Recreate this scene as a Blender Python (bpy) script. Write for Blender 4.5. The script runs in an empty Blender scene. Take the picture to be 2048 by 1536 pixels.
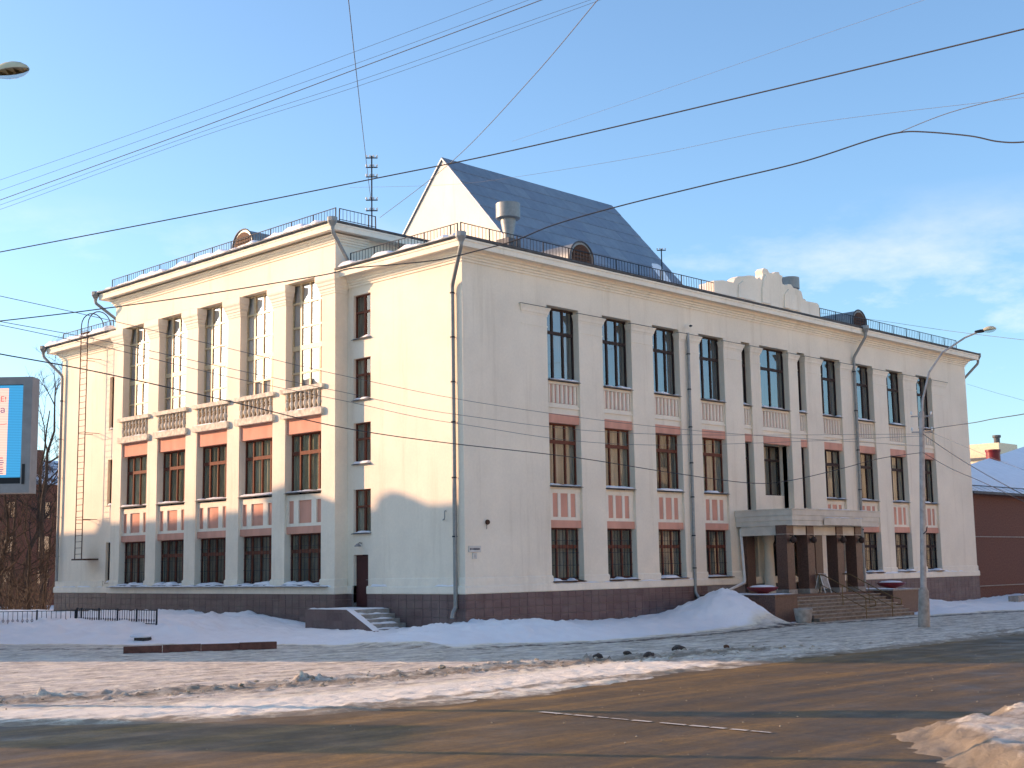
import bpy, bmesh, math, random
from math import sin, cos, pi, radians, sqrt, floor
from mathutils import Vector, Matrix, noise

random.seed(7)
S = bpy.context.scene
COL = S.collection

# ------------------------------------------------------------------ camera
F_PX, CAM = 2630.5, Vector((-35.482, -37.385, 2.690))
YAW, PITCH, ROLL = 0.774013, 0.138115, -0.016492
fw = Vector((cos(PITCH) * cos(YAW), cos(PITCH) * sin(YAW), sin(PITCH)))
r0 = Vector((sin(YAW), -cos(YAW), 0)); u0 = r0.cross(fw)
rt = r0 * cos(ROLL) + u0 * sin(ROLL); up = -r0 * sin(ROLL) + u0 * cos(ROLL)
cd = bpy.data.cameras.new("camera"); cam = bpy.data.objects.new("camera", cd); COL.objects.link(cam)
cd.sensor_width = 36; cd.lens = F_PX / 2048 * 36; cd.clip_start = 0.1; cd.clip_end = 3000
m = Matrix((rt, up, -fw)).transposed().to_4x4(); m.translation = CAM
cam.matrix_world = m; S.camera = cam

# ------------------------------------------------------------------ sky and sun
SUN_AZ = radians(31.5)          # from +Y towards -X
SUN_EL = radians(15)
W = bpy.data.worlds.new("World"); S.world = W; W.use_nodes = True
nt = W.node_tree; N = nt.nodes; L = nt.links
bg = N["Background"]; bg.inputs[1].default_value = 0.137
sky = N.new("ShaderNodeTexSky"); sky.sky_type = 'NISHITA'; sky.sun_disc = False
sky.sun_elevation = SUN_EL; sky.sun_rotation = -SUN_AZ
sky.altitude = 100; sky.air_density = 1.0; sky.dust_density = 1.0; sky.ozone_density = 6.8
# thin cirrus: white vapour broken up by noise over the sky direction
tc = N.new("ShaderNodeTexCoord"); sp = N.new("ShaderNodeSeparateXYZ"); L.new(tc.outputs['Generated'], sp.inputs[0])
mp = N.new("ShaderNodeMapping"); L.new(tc.outputs['Generated'], mp.inputs[0]); mp.inputs['Scale'].default_value = (1.6, 1.6, 4.2)
mp.inputs['Location'].default_value = (2.74, 4.22, 2.6)
nz = N.new("ShaderNodeTexNoise"); nz.inputs['Scale'].default_value = 2.0; nz.inputs['Detail'].default_value = 8
nz.inputs['Roughness'].default_value = 0.62; L.new(mp.outputs[0], nz.inputs[0])
rp = N.new("ShaderNodeValToRGB"); rp.color_ramp.elements[0].position = 0.49; rp.color_ramp.elements[1].position = 0.73
L.new(nz.outputs[0], rp.inputs[0])
el = N.new("ShaderNodeMapRange"); el.inputs[1].default_value = 0.19; el.inputs[2].default_value = 0.27; el.inputs[3].default_value = 1; el.inputs[4].default_value = 0
L.new(sp.outputs[2], el.inputs[0])
mu = N.new("ShaderNodeMath"); mu.operation = 'MULTIPLY'; L.new(rp.outputs[0], mu.inputs[0]); L.new(el.outputs[0], mu.inputs[1])
mu2 = N.new("ShaderNodeMath"); mu2.operation = 'MULTIPLY'; L.new(mu.outputs[0], mu2.inputs[0]); mu2.inputs[1].default_value = 0.55
mix = N.new("ShaderNodeMix"); mix.data_type = 'RGBA'; L.new(mu2.outputs[0], mix.inputs[0])
L.new(sky.outputs[0], mix.inputs[6]); mix.inputs[7].default_value = (4.3, 4.2, 4.6, 1)
L.new(mix.outputs[2], bg.inputs[0])

sd = bpy.data.lights.new("sun", 'SUN'); sun = bpy.data.objects.new("sun", sd); COL.objects.link(sun)
sd.energy = 2.2; sd.angle = radians(0.6); sd.color = (1.0, 0.71, 0.59)
SD = Vector((sin(SUN_AZ) * cos(SUN_EL), -cos(SUN_AZ) * cos(SUN_EL), -sin(SUN_EL)))
sun.rotation_euler = SD.to_track_quat('-Z', 'Y').to_euler(); sun.location = (-60, 80, 60)

S.view_settings.view_transform = 'Standard'; S.view_settings.look = 'None'
S.view_settings.exposure = 1.64; S.view_settings.gamma = 1.0; S.view_settings.use_curve_mapping = False
S.view_settings.use_white_balance = True; S.view_settings.white_balance_temperature = 9700; S.view_settings.white_balance_tint = 10
S.render.engine = 'CYCLES'
S.cycles.max_bounces = 8; S.cycles.transparent_max_bounces = 12
S.cycles.use_denoising = True
S.cycles.caustics_reflective = False; S.cycles.caustics_refractive = False
S.cycles.sample_clamp_indirect = 6

# ------------------------------------------------------------------ helpers
ORG = {}
def org(o): return ORG.get(o.name, Vector((0, 0, 0))) if o else Vector((0, 0, 0))
def tag(o, label=None, cat=None, group=None, kind=None):
    if label: o["label"] = label
    if cat: o["category"] = cat
    if group: o["group"] = group
    if kind: o["kind"] = kind
    return o
def thing(name, label, cat, loc=(0, 0, 0), group=None):
    o = bpy.data.objects.new(name, None); COL.objects.link(o); o.location = loc
    o.empty_display_size = 0.3; ORG[o.name] = Vector(loc)
    return tag(o, label, cat, group)
def link(name, me, parent=None, loc=(0, 0, 0), rot=None, scale=None):
    """an object on mesh data; loc is in world space"""
    o = bpy.data.objects.new(name, me); COL.objects.link(o)
    if parent: o.parent = parent
    o.location = Vector(loc) - org(parent); ORG[o.name] = Vector(loc)
    if rot: o.rotation_euler = rot
    if scale: o.scale = scale
    return o
def mesh(name, v, f, mat, smooth=None, fix=True):
    me = bpy.data.meshes.new(name); me.from_pydata([tuple(p) for p in v], [], f)
    if fix:
        b = bmesh.new(); b.from_mesh(me); bmesh.ops.recalc_face_normals(b, faces=b.faces); b.to_mesh(me); b.free()
    if smooth is not None:
        me.polygons.foreach_set("use_smooth", [True] * len(me.polygons))
        me.set_sharp_from_angle(angle=radians(smooth))
    me.materials.append(mat); me.update()
    return me
TR = lambda u, d, z: (u, d, z)                 # facade on the street: u = x, d = depth into the wall
P_ = 0.69
TL = lambda u, d, z: (-P_ + d, u, z)           # projecting block on the sunny side: u = y
TW = lambda u, d, z: (d, u, z)                 # wings on the sunny side
class MB:
    def __init__(s, T=None): s.v = []; s.f = []; s.T = T or (lambda a, b, c: (a, b, c))
    def add(s, pts, faces):
        o = len(s.v); s.v += [s.T(*p) for p in pts]; s.f += [tuple(i + o for i in q) for q in faces]; return s
    def box(s, x0, x1, y0, y1, z0, z1):
        return s.add([(x0, y0, z0), (x1, y0, z0), (x1, y1, z0), (x0, y1, z0), (x0, y0, z1), (x1, y0, z1), (x1, y1, z1), (x0, y1, z1)],
                     [(0, 3, 2, 1), (4, 5, 6, 7), (0, 1, 5, 4), (1, 2, 6, 5), (2, 3, 7, 6), (3, 0, 4, 7)])
    def prism(s, poly, a, b, axis='y'):
        """poly of 2D points extruded along axis from a to b; (x,z) for y, (y,z) for x, (x,y) for z"""
        n = len(poly)
        g = {'y': lambda p, t: (p[0], t, p[1]), 'x': lambda p, t: (t, p[0], p[1]), 'z': lambda p, t: (p[0], p[1], t)}[axis]
        return s.add([g(p, a) for p in poly] + [g(p, b) for p in poly],
                     [tuple(range(n)), tuple(range(2 * n - 1, n - 1, -1))] + [(i, (i + 1) % n, n + (i + 1) % n, n + i) for i in range(n)])
    def tube(s, pts, r, n=8):
        pts = [Vector(p) for p in pts]; k = len(pts); rs = r if isinstance(r, (list, tuple)) else [r] * k
        ring = []; ref = None
        for i, p in enumerate(pts):
            t = (pts[min(i + 1, k - 1)] - pts[max(i - 1, 0)]).normalized()
            if ref is None: ref = Vector((0, 0, 1)) if abs(t.z) < 0.9 else Vector((1, 0, 0))
            a = (ref - t * ref.dot(t)).normalized(); ref = a; b = t.cross(a)
            ring += [tuple(p + (a * cos(2 * pi * j / n) + b * sin(2 * pi * j / n)) * rs[i]) for j in range(n)]
        fs = [tuple(range(n - 1, -1, -1)), tuple(range((k - 1) * n, k * n))]
        for i in range(k - 1):
            for j in range(n):
                fs.append((i * n + j, i * n + (j + 1) % n, (i + 1) * n + (j + 1) % n, (i + 1) * n + j))
        return s.add(ring, fs)
    def lathe(s, prof, cx, cy, n=16):
        k = len(prof)
        vs = [(cx + r * cos(2 * pi * j / n), cy + r * sin(2 * pi * j / n), z) for r, z in prof for j in range(n)]
        fs = [tuple(range(n - 1, -1, -1)), tuple(range((k - 1) * n, k * n))]
        for i in range(k - 1):
            for j in range(n):
                fs.append((i * n + j, i * n + (j + 1) % n, (i + 1) * n + (j + 1) % n, (i + 1) * n + j))
        return s.add(vs, fs)
    def sweep(s, prof, pathf, closed=False):
        """prof: closed polygon of (offset, z); pathf(offset) -> plan points"""
        n = len(prof); cols = [pathf(o) for o, z in prof]; k = len(cols[0])
        vs = [(cols[i][j][0], cols[i][j][1], prof[i][1]) for j in range(k) for i in range(n)]
        fs = []
        for j in range(k if closed else k - 1):
            for i in range(n):
                a, b = j * n, ((j + 1) % k) * n
                fs.append((a + i, a + (i + 1) % n, b + (i + 1) % n, b + i))
        if not closed: fs += [tuple(range(n)), tuple(range((k - 1) * n, k * n))]
        return s.add(vs, fs)
    def plate(s, a0, a1, z0, z1, holes, d0, d1):
        """a wall slab with rectangular openings, one welded mesh in (u, depth, z)"""
        us = sorted({a0, a1} | {h[0] for h in holes} | {h[1] for h in holes}); us = [u for u in us if a0 <= u <= a1]
        zs = sorted({z0, z1} | {h[2] for h in holes} | {h[3] for h in holes}); zs = [z for z in zs if z0 <= z <= z1]
        nu, nz_ = len(us) - 1, len(zs) - 1
        solid = [[not any(h[0] < (us[i] + us[i + 1]) / 2 < h[1] and h[2] < (zs[j] + zs[j + 1]) / 2 < h[3] for h in holes) for j in range(nz_)] for i in range(nu)]
        ids = {}; vs = []; fs = []
        def V(i, j, d):
            k = (i, j, d)
            if k not in ids: ids[k] = len(vs); vs.append((us[i], d, zs[j]))
            return ids[k]
        at = lambda i, j: 0 <= i < nu and 0 <= j < nz_ and solid[i][j]
        for i in range(nu):
            for j in range(nz_):
                if not solid[i][j]: continue
                fs.append((V(i, j, d0), V(i + 1, j, d0), V(i + 1, j + 1, d0), V(i, j + 1, d0)))
                fs.append((V(i, j, d1), V(i, j + 1, d1), V(i + 1, j + 1, d1), V(i + 1, j, d1)))
                if not at(i - 1, j): fs.append((V(i, j, d0), V(i, j + 1, d0), V(i, j + 1, d1), V(i, j, d1)))
                if not at(i + 1, j): fs.append((V(i + 1, j, d0), V(i + 1, j, d1), V(i + 1, j + 1, d1), V(i + 1, j + 1, d0)))
                if not at(i, j - 1): fs.append((V(i, j, d0), V(i, j, d1), V(i + 1, j, d1), V(i + 1, j, d0)))
                if not at(i, j + 1): fs.append((V(i, j + 1, d0), V(i + 1, j + 1, d0), V(i + 1, j + 1, d1), V(i, j + 1, d1)))
        return s.add(vs, fs)
    def build(s, name, mat, parent=None, smooth=None, label=None):
        o = org(parent)
        me = mesh(name, [(p[0] - o.x, p[1] - o.y, p[2] - o.z) for p in s.v], s.f, mat, smooth)
        ob = bpy.data.objects.new(name, me); COL.objects.link(ob)
        if parent: ob.parent = parent
        ORG[ob.name] = o
        if label: ob["label"] = label
        return ob
def fbm(x, y, z=0.0, o=4):
    return noise.fractal(Vector((x, y, z)), 1.0, 2.0, o)
def sstep(a, b, x):
    t = max(0.0, min(1.0, (x - a) / (b - a))); return t * t * (3 - 2 * t)
def interp(tab, x):
    if x <= tab[0][0]: return tab[0][1]
    for (a, p), (b, q) in zip(tab, tab[1:]):
        if x <= b: return p + (q - p) * (x - a) / (b - a)
    return tab[-1][1]

# ------------------------------------------------------------------ materials
def newmat(name):
    mt = bpy.data.materials.new(name); mt.use_nodes = True
    t = mt.node_tree; return mt, t.nodes, t.links, t.nodes["Principled BSDF"]
def nnoise(n, l, vec, scale, detail=5, rough=0.55):
    q = n.new("ShaderNodeTexNoise"); q.inputs['Scale'].default_value = scale; q.inputs['Detail'].default_value = detail; q.inputs['Roughness'].default_value = rough
    l.new(vec, q.inputs['Vector']); return q.outputs[0]
def nramp(n, l, fac, stops):
    q = n.new("ShaderNodeValToRGB"); e = q.color_ramp.elements
    while len(e) < len(stops): e.new(0.5)
    for a, (p, c) in zip(e, stops): a.position = p; a.color = (*c, 1) if len(c) == 3 else c
    l.new(fac, q.inputs[0]); return q.outputs[0]
def nmix(n, l, fac, a, b, mode='MIX'):
    q = n.new("ShaderNodeMix"); q.data_type = 'RGBA'; q.blend_type = mode
    for sock, val in ((0, fac), (6, a), (7, b)):
        if isinstance(val, (int, float)): q.inputs[sock].default_value = val
        elif isinstance(val, tuple): q.inputs[sock].default_value = (*val, 1)
        else: l.new(val, q.inputs[sock])
    return q.outputs[2]
def npos(n, l, scale=(1, 1, 1)):
    g = n.new("ShaderNodeNewGeometry"); q = n.new("ShaderNodeMapping"); q.inputs['Scale'].default_value = scale
    l.new(g.outputs['Position'], q.inputs[0]); return q.outputs[0]
def nbump(n, l, h, b, strength, dist):
    q = n.new("ShaderNodeBump"); q.inputs['Strength'].default_value = strength; q.inputs['Distance'].default_value = dist
    l.new(h, q.inputs['Height']); l.new(q.outputs[0], b.inputs['Normal'])
def dark(c, k): return tuple(x * k for x in c)
def plain(name, col, rough=0.7, metal=0.0, var=0.15, scale=4.0, bump=0.0, bscale=60, bdist=0.01, stretch=(1, 1, 1), col2=None, rnd=0.0):
    mt, n, l, b = newmat(name)
    f = nnoise(n, l, npos(n, l, stretch), scale)
    c = nramp(n, l, f, [(0.3, dark(col, 1 - var)), (0.7, tuple(min(1, x * (1 + var)) for x in col) if col2 is None else col2)])
    if rnd:
        oi = n.new("ShaderNodeObjectInfo"); rr = nramp(n, l, oi.outputs['Random'], [(0, (1 - rnd,) * 3), (1, (1 + rnd * 0.4,) * 3)])
        c = nmix(n, l, 1.0, c, rr, 'MULTIPLY')
    l.new(c, b.inputs['Base Color']); b.inputs['Roughness'].default_value = rough; b.inputs['Metallic'].default_value = metal; b.inputs['Specular IOR Level'].default_value = 0.3
    if bump: nbump(n, l, nnoise(n, l, npos(n, l), bscale, 4), b, bump, bdist)
    return mt
def stucco(name, col, rough=0.85):
    mt, n, l, b = newmat(name)
    big = nramp(n, l, nnoise(n, l, npos(n, l), 0.35, 6, 0.6), [(0.30, (0.89, 0.88, 0.865)), (0.68, (1.04, 1.03, 1.01))])
    streak = nramp(n, l, nnoise(n, l, npos(n, l, (1.5, 1.5, 0.12)), 1.0, 6, 0.65), [(0.27, (0.82, 0.79, 0.75)), (0.46, (1, 1, 1))])
    fine = nramp(n, l, nnoise(n, l, npos(n, l), 9, 5, 0.6), [(0.3, (0.965, 0.965, 0.965)), (0.7, (1.03, 1.03, 1.03))])
    # soot and splash dirt close to the ledges of the base course
    sp = n.new("ShaderNodeSeparateXYZ"); l.new(npos(n, l), sp.inputs[0])
    low = n.new("ShaderNodeMapRange"); low.inputs[1].default_value = 1.7; low.inputs[2].default_value = 4.5; low.inputs[3].default_value = 0.5; low.inputs[4].default_value = 0.0
    l.new(sp.outputs[2], low.inputs[0])
    dm = n.new("ShaderNodeMath"); dm.operation = 'MULTIPLY'; l.new(low.outputs[0], dm.inputs[0]); l.new(nramp(n, l, nnoise(n, l, npos(n, l), 1.3, 7, 0.65), [(0.42, (0, 0, 0)), (0.7, (1, 1, 1))]), dm.inputs[1])
    c = nmix(n, l, 1.0, col, big, 'MULTIPLY'); c = nmix(n, l, 0.75, c, streak, 'MULTIPLY'); c = nmix(n, l, 1.0, c, fine, 'MULTIPLY')
    c = nmix(n, l, dm.outputs[0], c, dark(col, 0.78))
    l.new(c, b.inputs['Base Color']); b.inputs['Roughness'].default_value = rough
    nbump(n, l, nnoise(n, l, npos(n, l), 45, 5, 0.65), b, 0.35, 0.012)
    return mt
CREAM = stucco("cream_stucco", (0.885, 0.785, 0.645))
TRIM = stucco("cream_trim", (0.90, 0.81, 0.675))
PINK = plain("salmon_paint", (0.70, 0.335, 0.245), 0.85, var=0.14, scale=1.1, bump=0.25, stretch=(1.4, 1.4, 0.5))
FLUTE = plain("faded_rose_paint", (0.62, 0.33, 0.27), 0.85, var=0.10, scale=2.0)
WOOD = plain("red_brown_frame", (0.165, 0.052, 0.030), 0.75, var=0.2, scale=6)
DARKF = plain("dark_brown_frame", (0.045, 0.026, 0.022), 0.7, var=0.2, scale=6)
OCHRE = plain("varnished_ochre_frame", (0.62, 0.46, 0.28), 0.4, var=0.15, scale=6)
METAL = plain("galvanised_metal", (0.27, 0.285, 0.28), 0.5, 0.4, var=0.12, scale=7, bump=0.15, bscale=12, rnd=0.15)
EAVE = plain("eave_sheet_metal", (0.085, 0.092, 0.10), 0.65, 0.15, var=0.35, scale=3)
IRON = plain("painted_iron", (0.022, 0.027, 0.036), 0.75, 0.0, var=0.3, scale=8)
RUST = plain("rusty_iron", (0.085, 0.036, 0.020), 0.75, 0.1, var=0.4, scale=9)
DOORM = plain("maroon_door_paint", (0.075, 0.022, 0.022), 0.5, var=0.2, scale=3)
BALU = plain("weathered_cast_stone", (0.66, 0.595, 0.49), 0.9, var=0.3, scale=5, bump=0.4, bscale=30, bdist=0.015)
CONC = plain("concrete", (0.32, 0.30, 0.275), 0.9, var=0.25, scale=5, bump=0.4, bscale=25)
WHITEP = plain("white_paint", (0.74, 0.74, 0.72), 0.45, var=0.08)
DARKIN = plain("dark_interior", (0.012, 0.011, 0.010), 0.9)
RED = plain("red_enamel", (0.20, 0.018, 0.022), 0.4, var=0.2)
GLASSB = plain("black_rubber", (0.018, 0.018, 0.02), 0.5)
def snowmat(name, col=(0.86, 0.875, 0.90), dirt=0.0, dcol=(0.20, 0.15, 0.10)):
    mt, n, l, b = newmat(name)
    c = nramp(n, l, nnoise(n, l, npos(n, l), 1.6, 6), [(0.3, dark(col, 0.9)), (0.65, col)])
    if dirt:
        msk = nramp(n, l, nnoise(n, l, npos(n, l), 2.6, 9, 0.72), [(0.60 - dirt, (0, 0, 0)), (0.74, (1, 1, 1))])
        c = nmix(n, l, msk, c, dcol)
    l.new(c, b.inputs['Base Color']); b.inputs['Roughness'].default_value = 0.75
    b.inputs['Subsurface Weight'].default_value = 0.0
    nbump(n, l, nnoise(n, l, npos(n, l), 22, 7, 0.7), b, 0.5, 0.03)
    return mt
SNOW = snowmat("snow")
BANKSNOW = snowmat("old_bank_snow", (0.83, 0.84, 0.87), 0.05)
def glassmat(name, tint=(0.55, 0.58, 0.58), ior=1.65, rough=0.015):
    mt, n, l, b = newmat(name); out = n["Material Output"]; n.remove(b)
    fr = n.new("ShaderNodeFresnel"); fr.inputs[0].default_value = ior
    tr = n.new("ShaderNodeBsdfTransparent"); tr.inputs[0].default_value = (*tint, 1)
    gl = n.new("ShaderNodeBsdfGlossy"); gl.inputs[0].default_value = (0.9, 0.93, 0.95, 1); gl.inputs[1].default_value = rough
    bp = n.new("ShaderNodeBump"); bp.inputs['Strength'].default_value = 0.06; bp.inputs['Distance'].default_value = 0.02
    l.new(nnoise(n, l, npos(n, l), 1.4, 2), bp.inputs['Height']); l.new(bp.outputs[0], gl.inputs['Normal'])
    ge = n.new("ShaderNodeNewGeometry"); iv = n.new("ShaderNodeMath"); iv.operation = 'SUBTRACT'; iv.inputs[0].default_value = 1.0; l.new(ge.outputs['Backfacing'], iv.inputs[1])
    fm = n.new("ShaderNodeMath"); fm.operation = 'MULTIPLY'; l.new(fr.outputs[0], fm.inputs[0]); l.new(iv.outputs[0], fm.inputs[1])   # only the outer face mirrors
    mx = n.new("ShaderNodeMixShader"); l.new(fm.outputs[0], mx.inputs[0]); l.new(tr.outputs[0], mx.inputs[1]); l.new(gl.outputs[0], mx.inputs[2])
    l.new(mx.outputs[0], out.inputs[0]); return mt
GLASS = glassmat("window_glass", (0.90, 0.92, 0.91), 1.6)
GLASSR = glassmat("mirror_tinted_glass", (0.85, 0.87, 0.88), 2.4)
def clothmat(name, col):
    mt, n, l, b = newmat(name)
    c = nramp(n, l, nnoise(n, l, npos(n, l, (1, 1, 0.15)), 5.0, 5), [(0.3, dark(col, 0.55)), (0.7, col)])
    oi = n.new("ShaderNodeObjectInfo"); c = nmix(n, l, 1.0, c, nramp(n, l, oi.outputs['Random'], [(0, (0.55, 0.53, 0.50)), (0.5, (0.95, 0.97, 1.0)), (1, (1.35, 1.3, 1.22))]), 'MULTIPLY')
    l.new(c, b.inputs['Base Color']); b.inputs['Roughness'].default_value = 0.9; return mt
CURT = clothmat("beige_curtain", (0.42, 0.38, 0.32))
CURTG = clothmat("grey_green_curtain", (0.62, 0.58, 0.40))
BLIND = clothmat("white_blind", (0.85, 0.85, 0.83))
GLASSC = glassmat("sky_mirroring_glass", (0.95, 0.95, 0.95), 2.9)
SHADE = clothmat("grey_lining", (0.16, 0.17, 0.18))
def tilemat():
    mt, n, l, b = newmat("plinth_stone_tile")
    sp = n.new("ShaderNodeSeparateXYZ"); l.new(npos(n, l), sp.inputs[0])
    ad = n.new("ShaderNodeMath"); ad.operation = 'ADD'; l.new(sp.outputs[0], ad.inputs[0]); l.new(sp.outputs[1], ad.inputs[1])
    cb = n.new("ShaderNodeCombineXYZ")
    for src, k, d in ((ad.outputs[0], 0.49, 0), (sp.outputs[2], 0.33, 1)):
        q = n.new("ShaderNodeMath"); q.operation = 'DIVIDE'; l.new(src, q.inputs[0]); q.inputs[1].default_value = k
        r = n.new("ShaderNodeMath"); r.operation = 'FLOOR'; l.new(q.outputs[0], r.inputs[0]); l.new(r.outputs[0], cb.inputs[d])
    wn = n.new("ShaderNodeTexWhiteNoise"); wn.noise_dimensions = '3D'; l.new(cb.outputs[0], wn.inputs[0])
    base = nramp(n, l, wn.outputs[0], [(0, (0.115, 0.064, 0.062)), (1, (0.165, 0.097, 0.092))])
    sp2 = nramp(n, l, nnoise(n, l, npos(n, l), 14, 6, 0.7), [(0.3, (0.8, 0.8, 0.8)), (0.7, (1.15, 1.15, 1.15))])
    dust = nramp(n, l, nnoise(n, l, npos(n, l), 1.1, 7, 0.65), [(0.45, (0, 0, 0)), (0.75, (0.35, 0.35, 0.35))])
    c = nmix(n, l, 1.0, base, sp2, 'MULTIPLY'); c = nmix(n, l, dust, c, (0.24, 0.20, 0.18))
    l.new(c, b.inputs['Base Color']); b.inputs['Roughness'].default_value = 0.6
    return mt
TILE = tilemat()
GROUT = plain("pale_tile_joint", (0.22, 0.19, 0.18), 0.9)
GRANITE = plain("brown_granite", (0.125, 0.070, 0.057), 0.35, var=0.35, scale=18)
def roofmat():
    mt, n, l, b = newmat("weathered_roof_sheet")
    oi = n.new("ShaderNodeObjectInfo")
    c = nramp(n, l, oi.outputs['Random'], [(0, (0.205, 0.255, 0.31)), (0.6, (0.23, 0.285, 0.335)), (1, (0.265, 0.315, 0.36))])
    st = nramp(n, l, nnoise(n, l, npos(n, l, (1, 1, 0.4)), 2.2, 7, 0.7), [(0.35, (0.85, 0.85, 0.85)), (0.65, (1.08, 1.08, 1.08))])
    c = nmix(n, l, 1.0, c, st, 'MULTIPLY')
    ru = nramp(n, l, nnoise(n, l, npos(n, l), 0.9, 8, 0.72), [(0.66, (0, 0, 0)), (0.76, (0.8, 0.8, 0.8))])
    c = nmix(n, l, ru, c, (0.12, 0.065, 0.045))
    l.new(c, b.inputs['Base Color']); b.inputs['Roughness'].default_value = 0.5; b.inputs['Metallic'].default_value = 0.35
    nbump(n, l, nnoise(n, l, npos(n, l), 1.3, 3), b, 0.25, 0.06)
    return mt
ROOFM = roofmat()
def snowyroof():
    mt, n, l, b = newmat("roof_sheet_with_snow")
    c = nramp(n, l, nnoise(n, l, npos(n, l), 0.9, 7, 0.6), [(0.46, (0.13, 0.15, 0.17)), (0.52, (0.80, 0.82, 0.86))])
    l.new(c, b.inputs['Base Color']); b.inputs['Roughness'].default_value = 0.7; return mt
SNOWROOF = snowyroof()
# ------------------------------------------------------------------ ground, road, snow
def roadmat():
    mt, n, l, b = newmat("sanded_winter_asphalt")
    pos = npos(n, l)
    # tyre tracks run along the street: long streaks in x
    tr = nnoise(n, l, npos(n, l, (0.05, 0.9, 1)), 1.0, 5, 0.6)
    c = nramp(n, l, tr, [(0.32, (0.056, 0.037, 0.015)), (0.50, (0.112, 0.066, 0.019)), (0.66, (0.23, 0.128, 0.028))])
    med = nramp(n, l, nnoise(n, l, pos, 0.55, 7, 0.65), [(0.3, (0.72, 0.72, 0.74)), (0.7, (1.2, 1.18, 1.14))])
    c = nmix(n, l, 1.0, c, med, 'MULTIPLY')
    gr = nramp(n, l, nnoise(n, l, pos, 26, 6, 0.75), [(0.3, (0.55, 0.55, 0.55)), (0.7, (1.4, 1.4, 1.4))])
    c = nmix(n, l, 0.8, c, gr, 'MULTIPLY')
    g2 = nramp(n, l, nnoise(n, l, npos(n, l, (0.6, 1.2, 1)), 8, 8, 0.8), [(0.32, (0.55, 0.55, 0.57)), (0.68, (1.45, 1.42, 1.36))])
    c = nmix(n, l, 0.9, c, g2, 'MULTIPLY')
    g3 = nramp(n, l, nnoise(n, l, npos(n, l, (0.7, 1.3, 1)), 2.4, 12, 0.9), [(0.36, (0.55, 0.56, 0.60)), (0.50, (1, 1, 1)), (0.62, (1.35, 1.3, 1.22))])
    c = nmix(n, l, 0.85, c, g3, 'MULTIPLY')
    # crumbs of pale ice
    ice = nramp(n, l, nnoise(n, l, pos, 7, 7, 0.7), [(0.73, (0, 0, 0)), (0.78, (0.7, 0.7, 0.7))])
    c = nmix(n, l, ice, c, (0.42, 0.39, 0.35))
    l.new(c, b.inputs['Base Color'])
    ro = nramp(n, l, nnoise(n, l, pos, 0.8, 5), [(0.3, (0.45,) * 3), (0.7, (0.8,) * 3)])
    l.new(ro, b.inputs['Roughness']); nbump(n, l, nnoise(n, l, pos, 30, 5, 0.7), b, 0.5, 0.012)
    return mt
def snowgroundmat():
    """snow; trodden and gritted along the footway and where it meets the carriageway"""
    mt, n, l, b = newmat("trodden_street_snow")
    at = n.new("ShaderNodeAttribute"); at.attribute_name = "wear"; at.attribute_type = 'GEOMETRY'
    pos = npos(n, l)
    clean = nramp(n, l, nnoise(n, l, pos, 1.2, 6), [(0.3, (0.88, 0.88, 0.89)), (0.65, (0.94, 0.94, 0.945))])
    ice = nramp(n, l, nnoise(n, l, npos(n, l, (0.35, 1.3, 1)), 1.6, 8, 0.68),
                [(0.30, (0.15, 0.115, 0.085)), (0.40, (0.34, 0.285, 0.225)), (0.50, (0.54, 0.48, 0.41)), (0.66, (0.76, 0.71, 0.63))])
    sep = n.new("ShaderNodeSeparateColor"); l.new(at.outputs['Color'], sep.inputs[0])
    clean = nmix(n, l, nramp(n, l, sep.outputs[0], [(0.08, (0, 0, 0)), (0.45, (1, 1, 1))]), clean, nramp(n, l, nnoise(n, l, npos(n, l, (0.6, 1.4, 1)), 2.2, 7, 0.65), [(0.3, (0.74, 0.65, 0.48)), (0.7, (0.95, 0.88, 0.72))]))
    # wear shifts the noise threshold between clean snow and gritted ice
    nn = nnoise(n, l, pos, 1.9, 8, 0.7)
    a = n.new("ShaderNodeMath"); a.operation = 'MULTIPLY_ADD'; a.inputs[1].default_value = 1.15; a.inputs[2].default_value = -0.58; l.new(nn, a.inputs[0])
    ad = n.new("ShaderNodeMath"); ad.operation = 'ADD'; l.new(sep.outputs[0], ad.inputs[0]); l.new(a.outputs[0], ad.inputs[1])
    msk = nramp(n, l, ad.outputs[0], [(0.42, (0, 0, 0)), (0.62, (1, 1, 1))])
    c = nmix(n, l, msk, clean, ice)
    spk = nramp(n, l, nnoise(n, l, pos, 3.4, 10, 0.8), [(0.64, (0, 0, 0)), (0.72, (0.75, 0.75, 0.75))])
    c = nmix(n, l, spk, c, (0.22, 0.18, 0.14))
    # bare brown paving showing (green channel) and sandy slush with ridge shade (blue channel)
    ad2 = n.new("ShaderNodeMath"); ad2.operation = 'ADD'; l.new(sep.outputs[1], ad2.inputs[0]); l.new(a.outputs[0], ad2.inputs[1])
    bare = nramp(n, l, ad2.outputs[0], [(0.40, (0, 0, 0)), (0.60, (1, 1, 1))])
    c = nmix(n, l, bare, c, (0.075, 0.048, 0.038))
    ad3 = n.new("ShaderNodeMath"); ad3.operation = 'ADD'; l.new(sep.outputs[2], ad3.inputs[0]); l.new(a.outputs[0], ad3.inputs[1])
    sand_shade = nramp(n, l, ad3.outputs[0], [(0.40, (0, 0, 0)), (0.75, (0.85, 0.85, 0.85))])
    c = nmix(n, l, sand_shade, c, (0.20, 0.15, 0.095))
    l.new(c, b.inputs['Base Color']); b.inputs['Roughness'].default_value = 0.62
    nbump(n, l, nnoise(n, l, pos, 11, 9, 0.78), b, 0.9, 0.05)
    return mt
ROADM = roadmat(); STREETSNOW = snowgroundmat()
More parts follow.
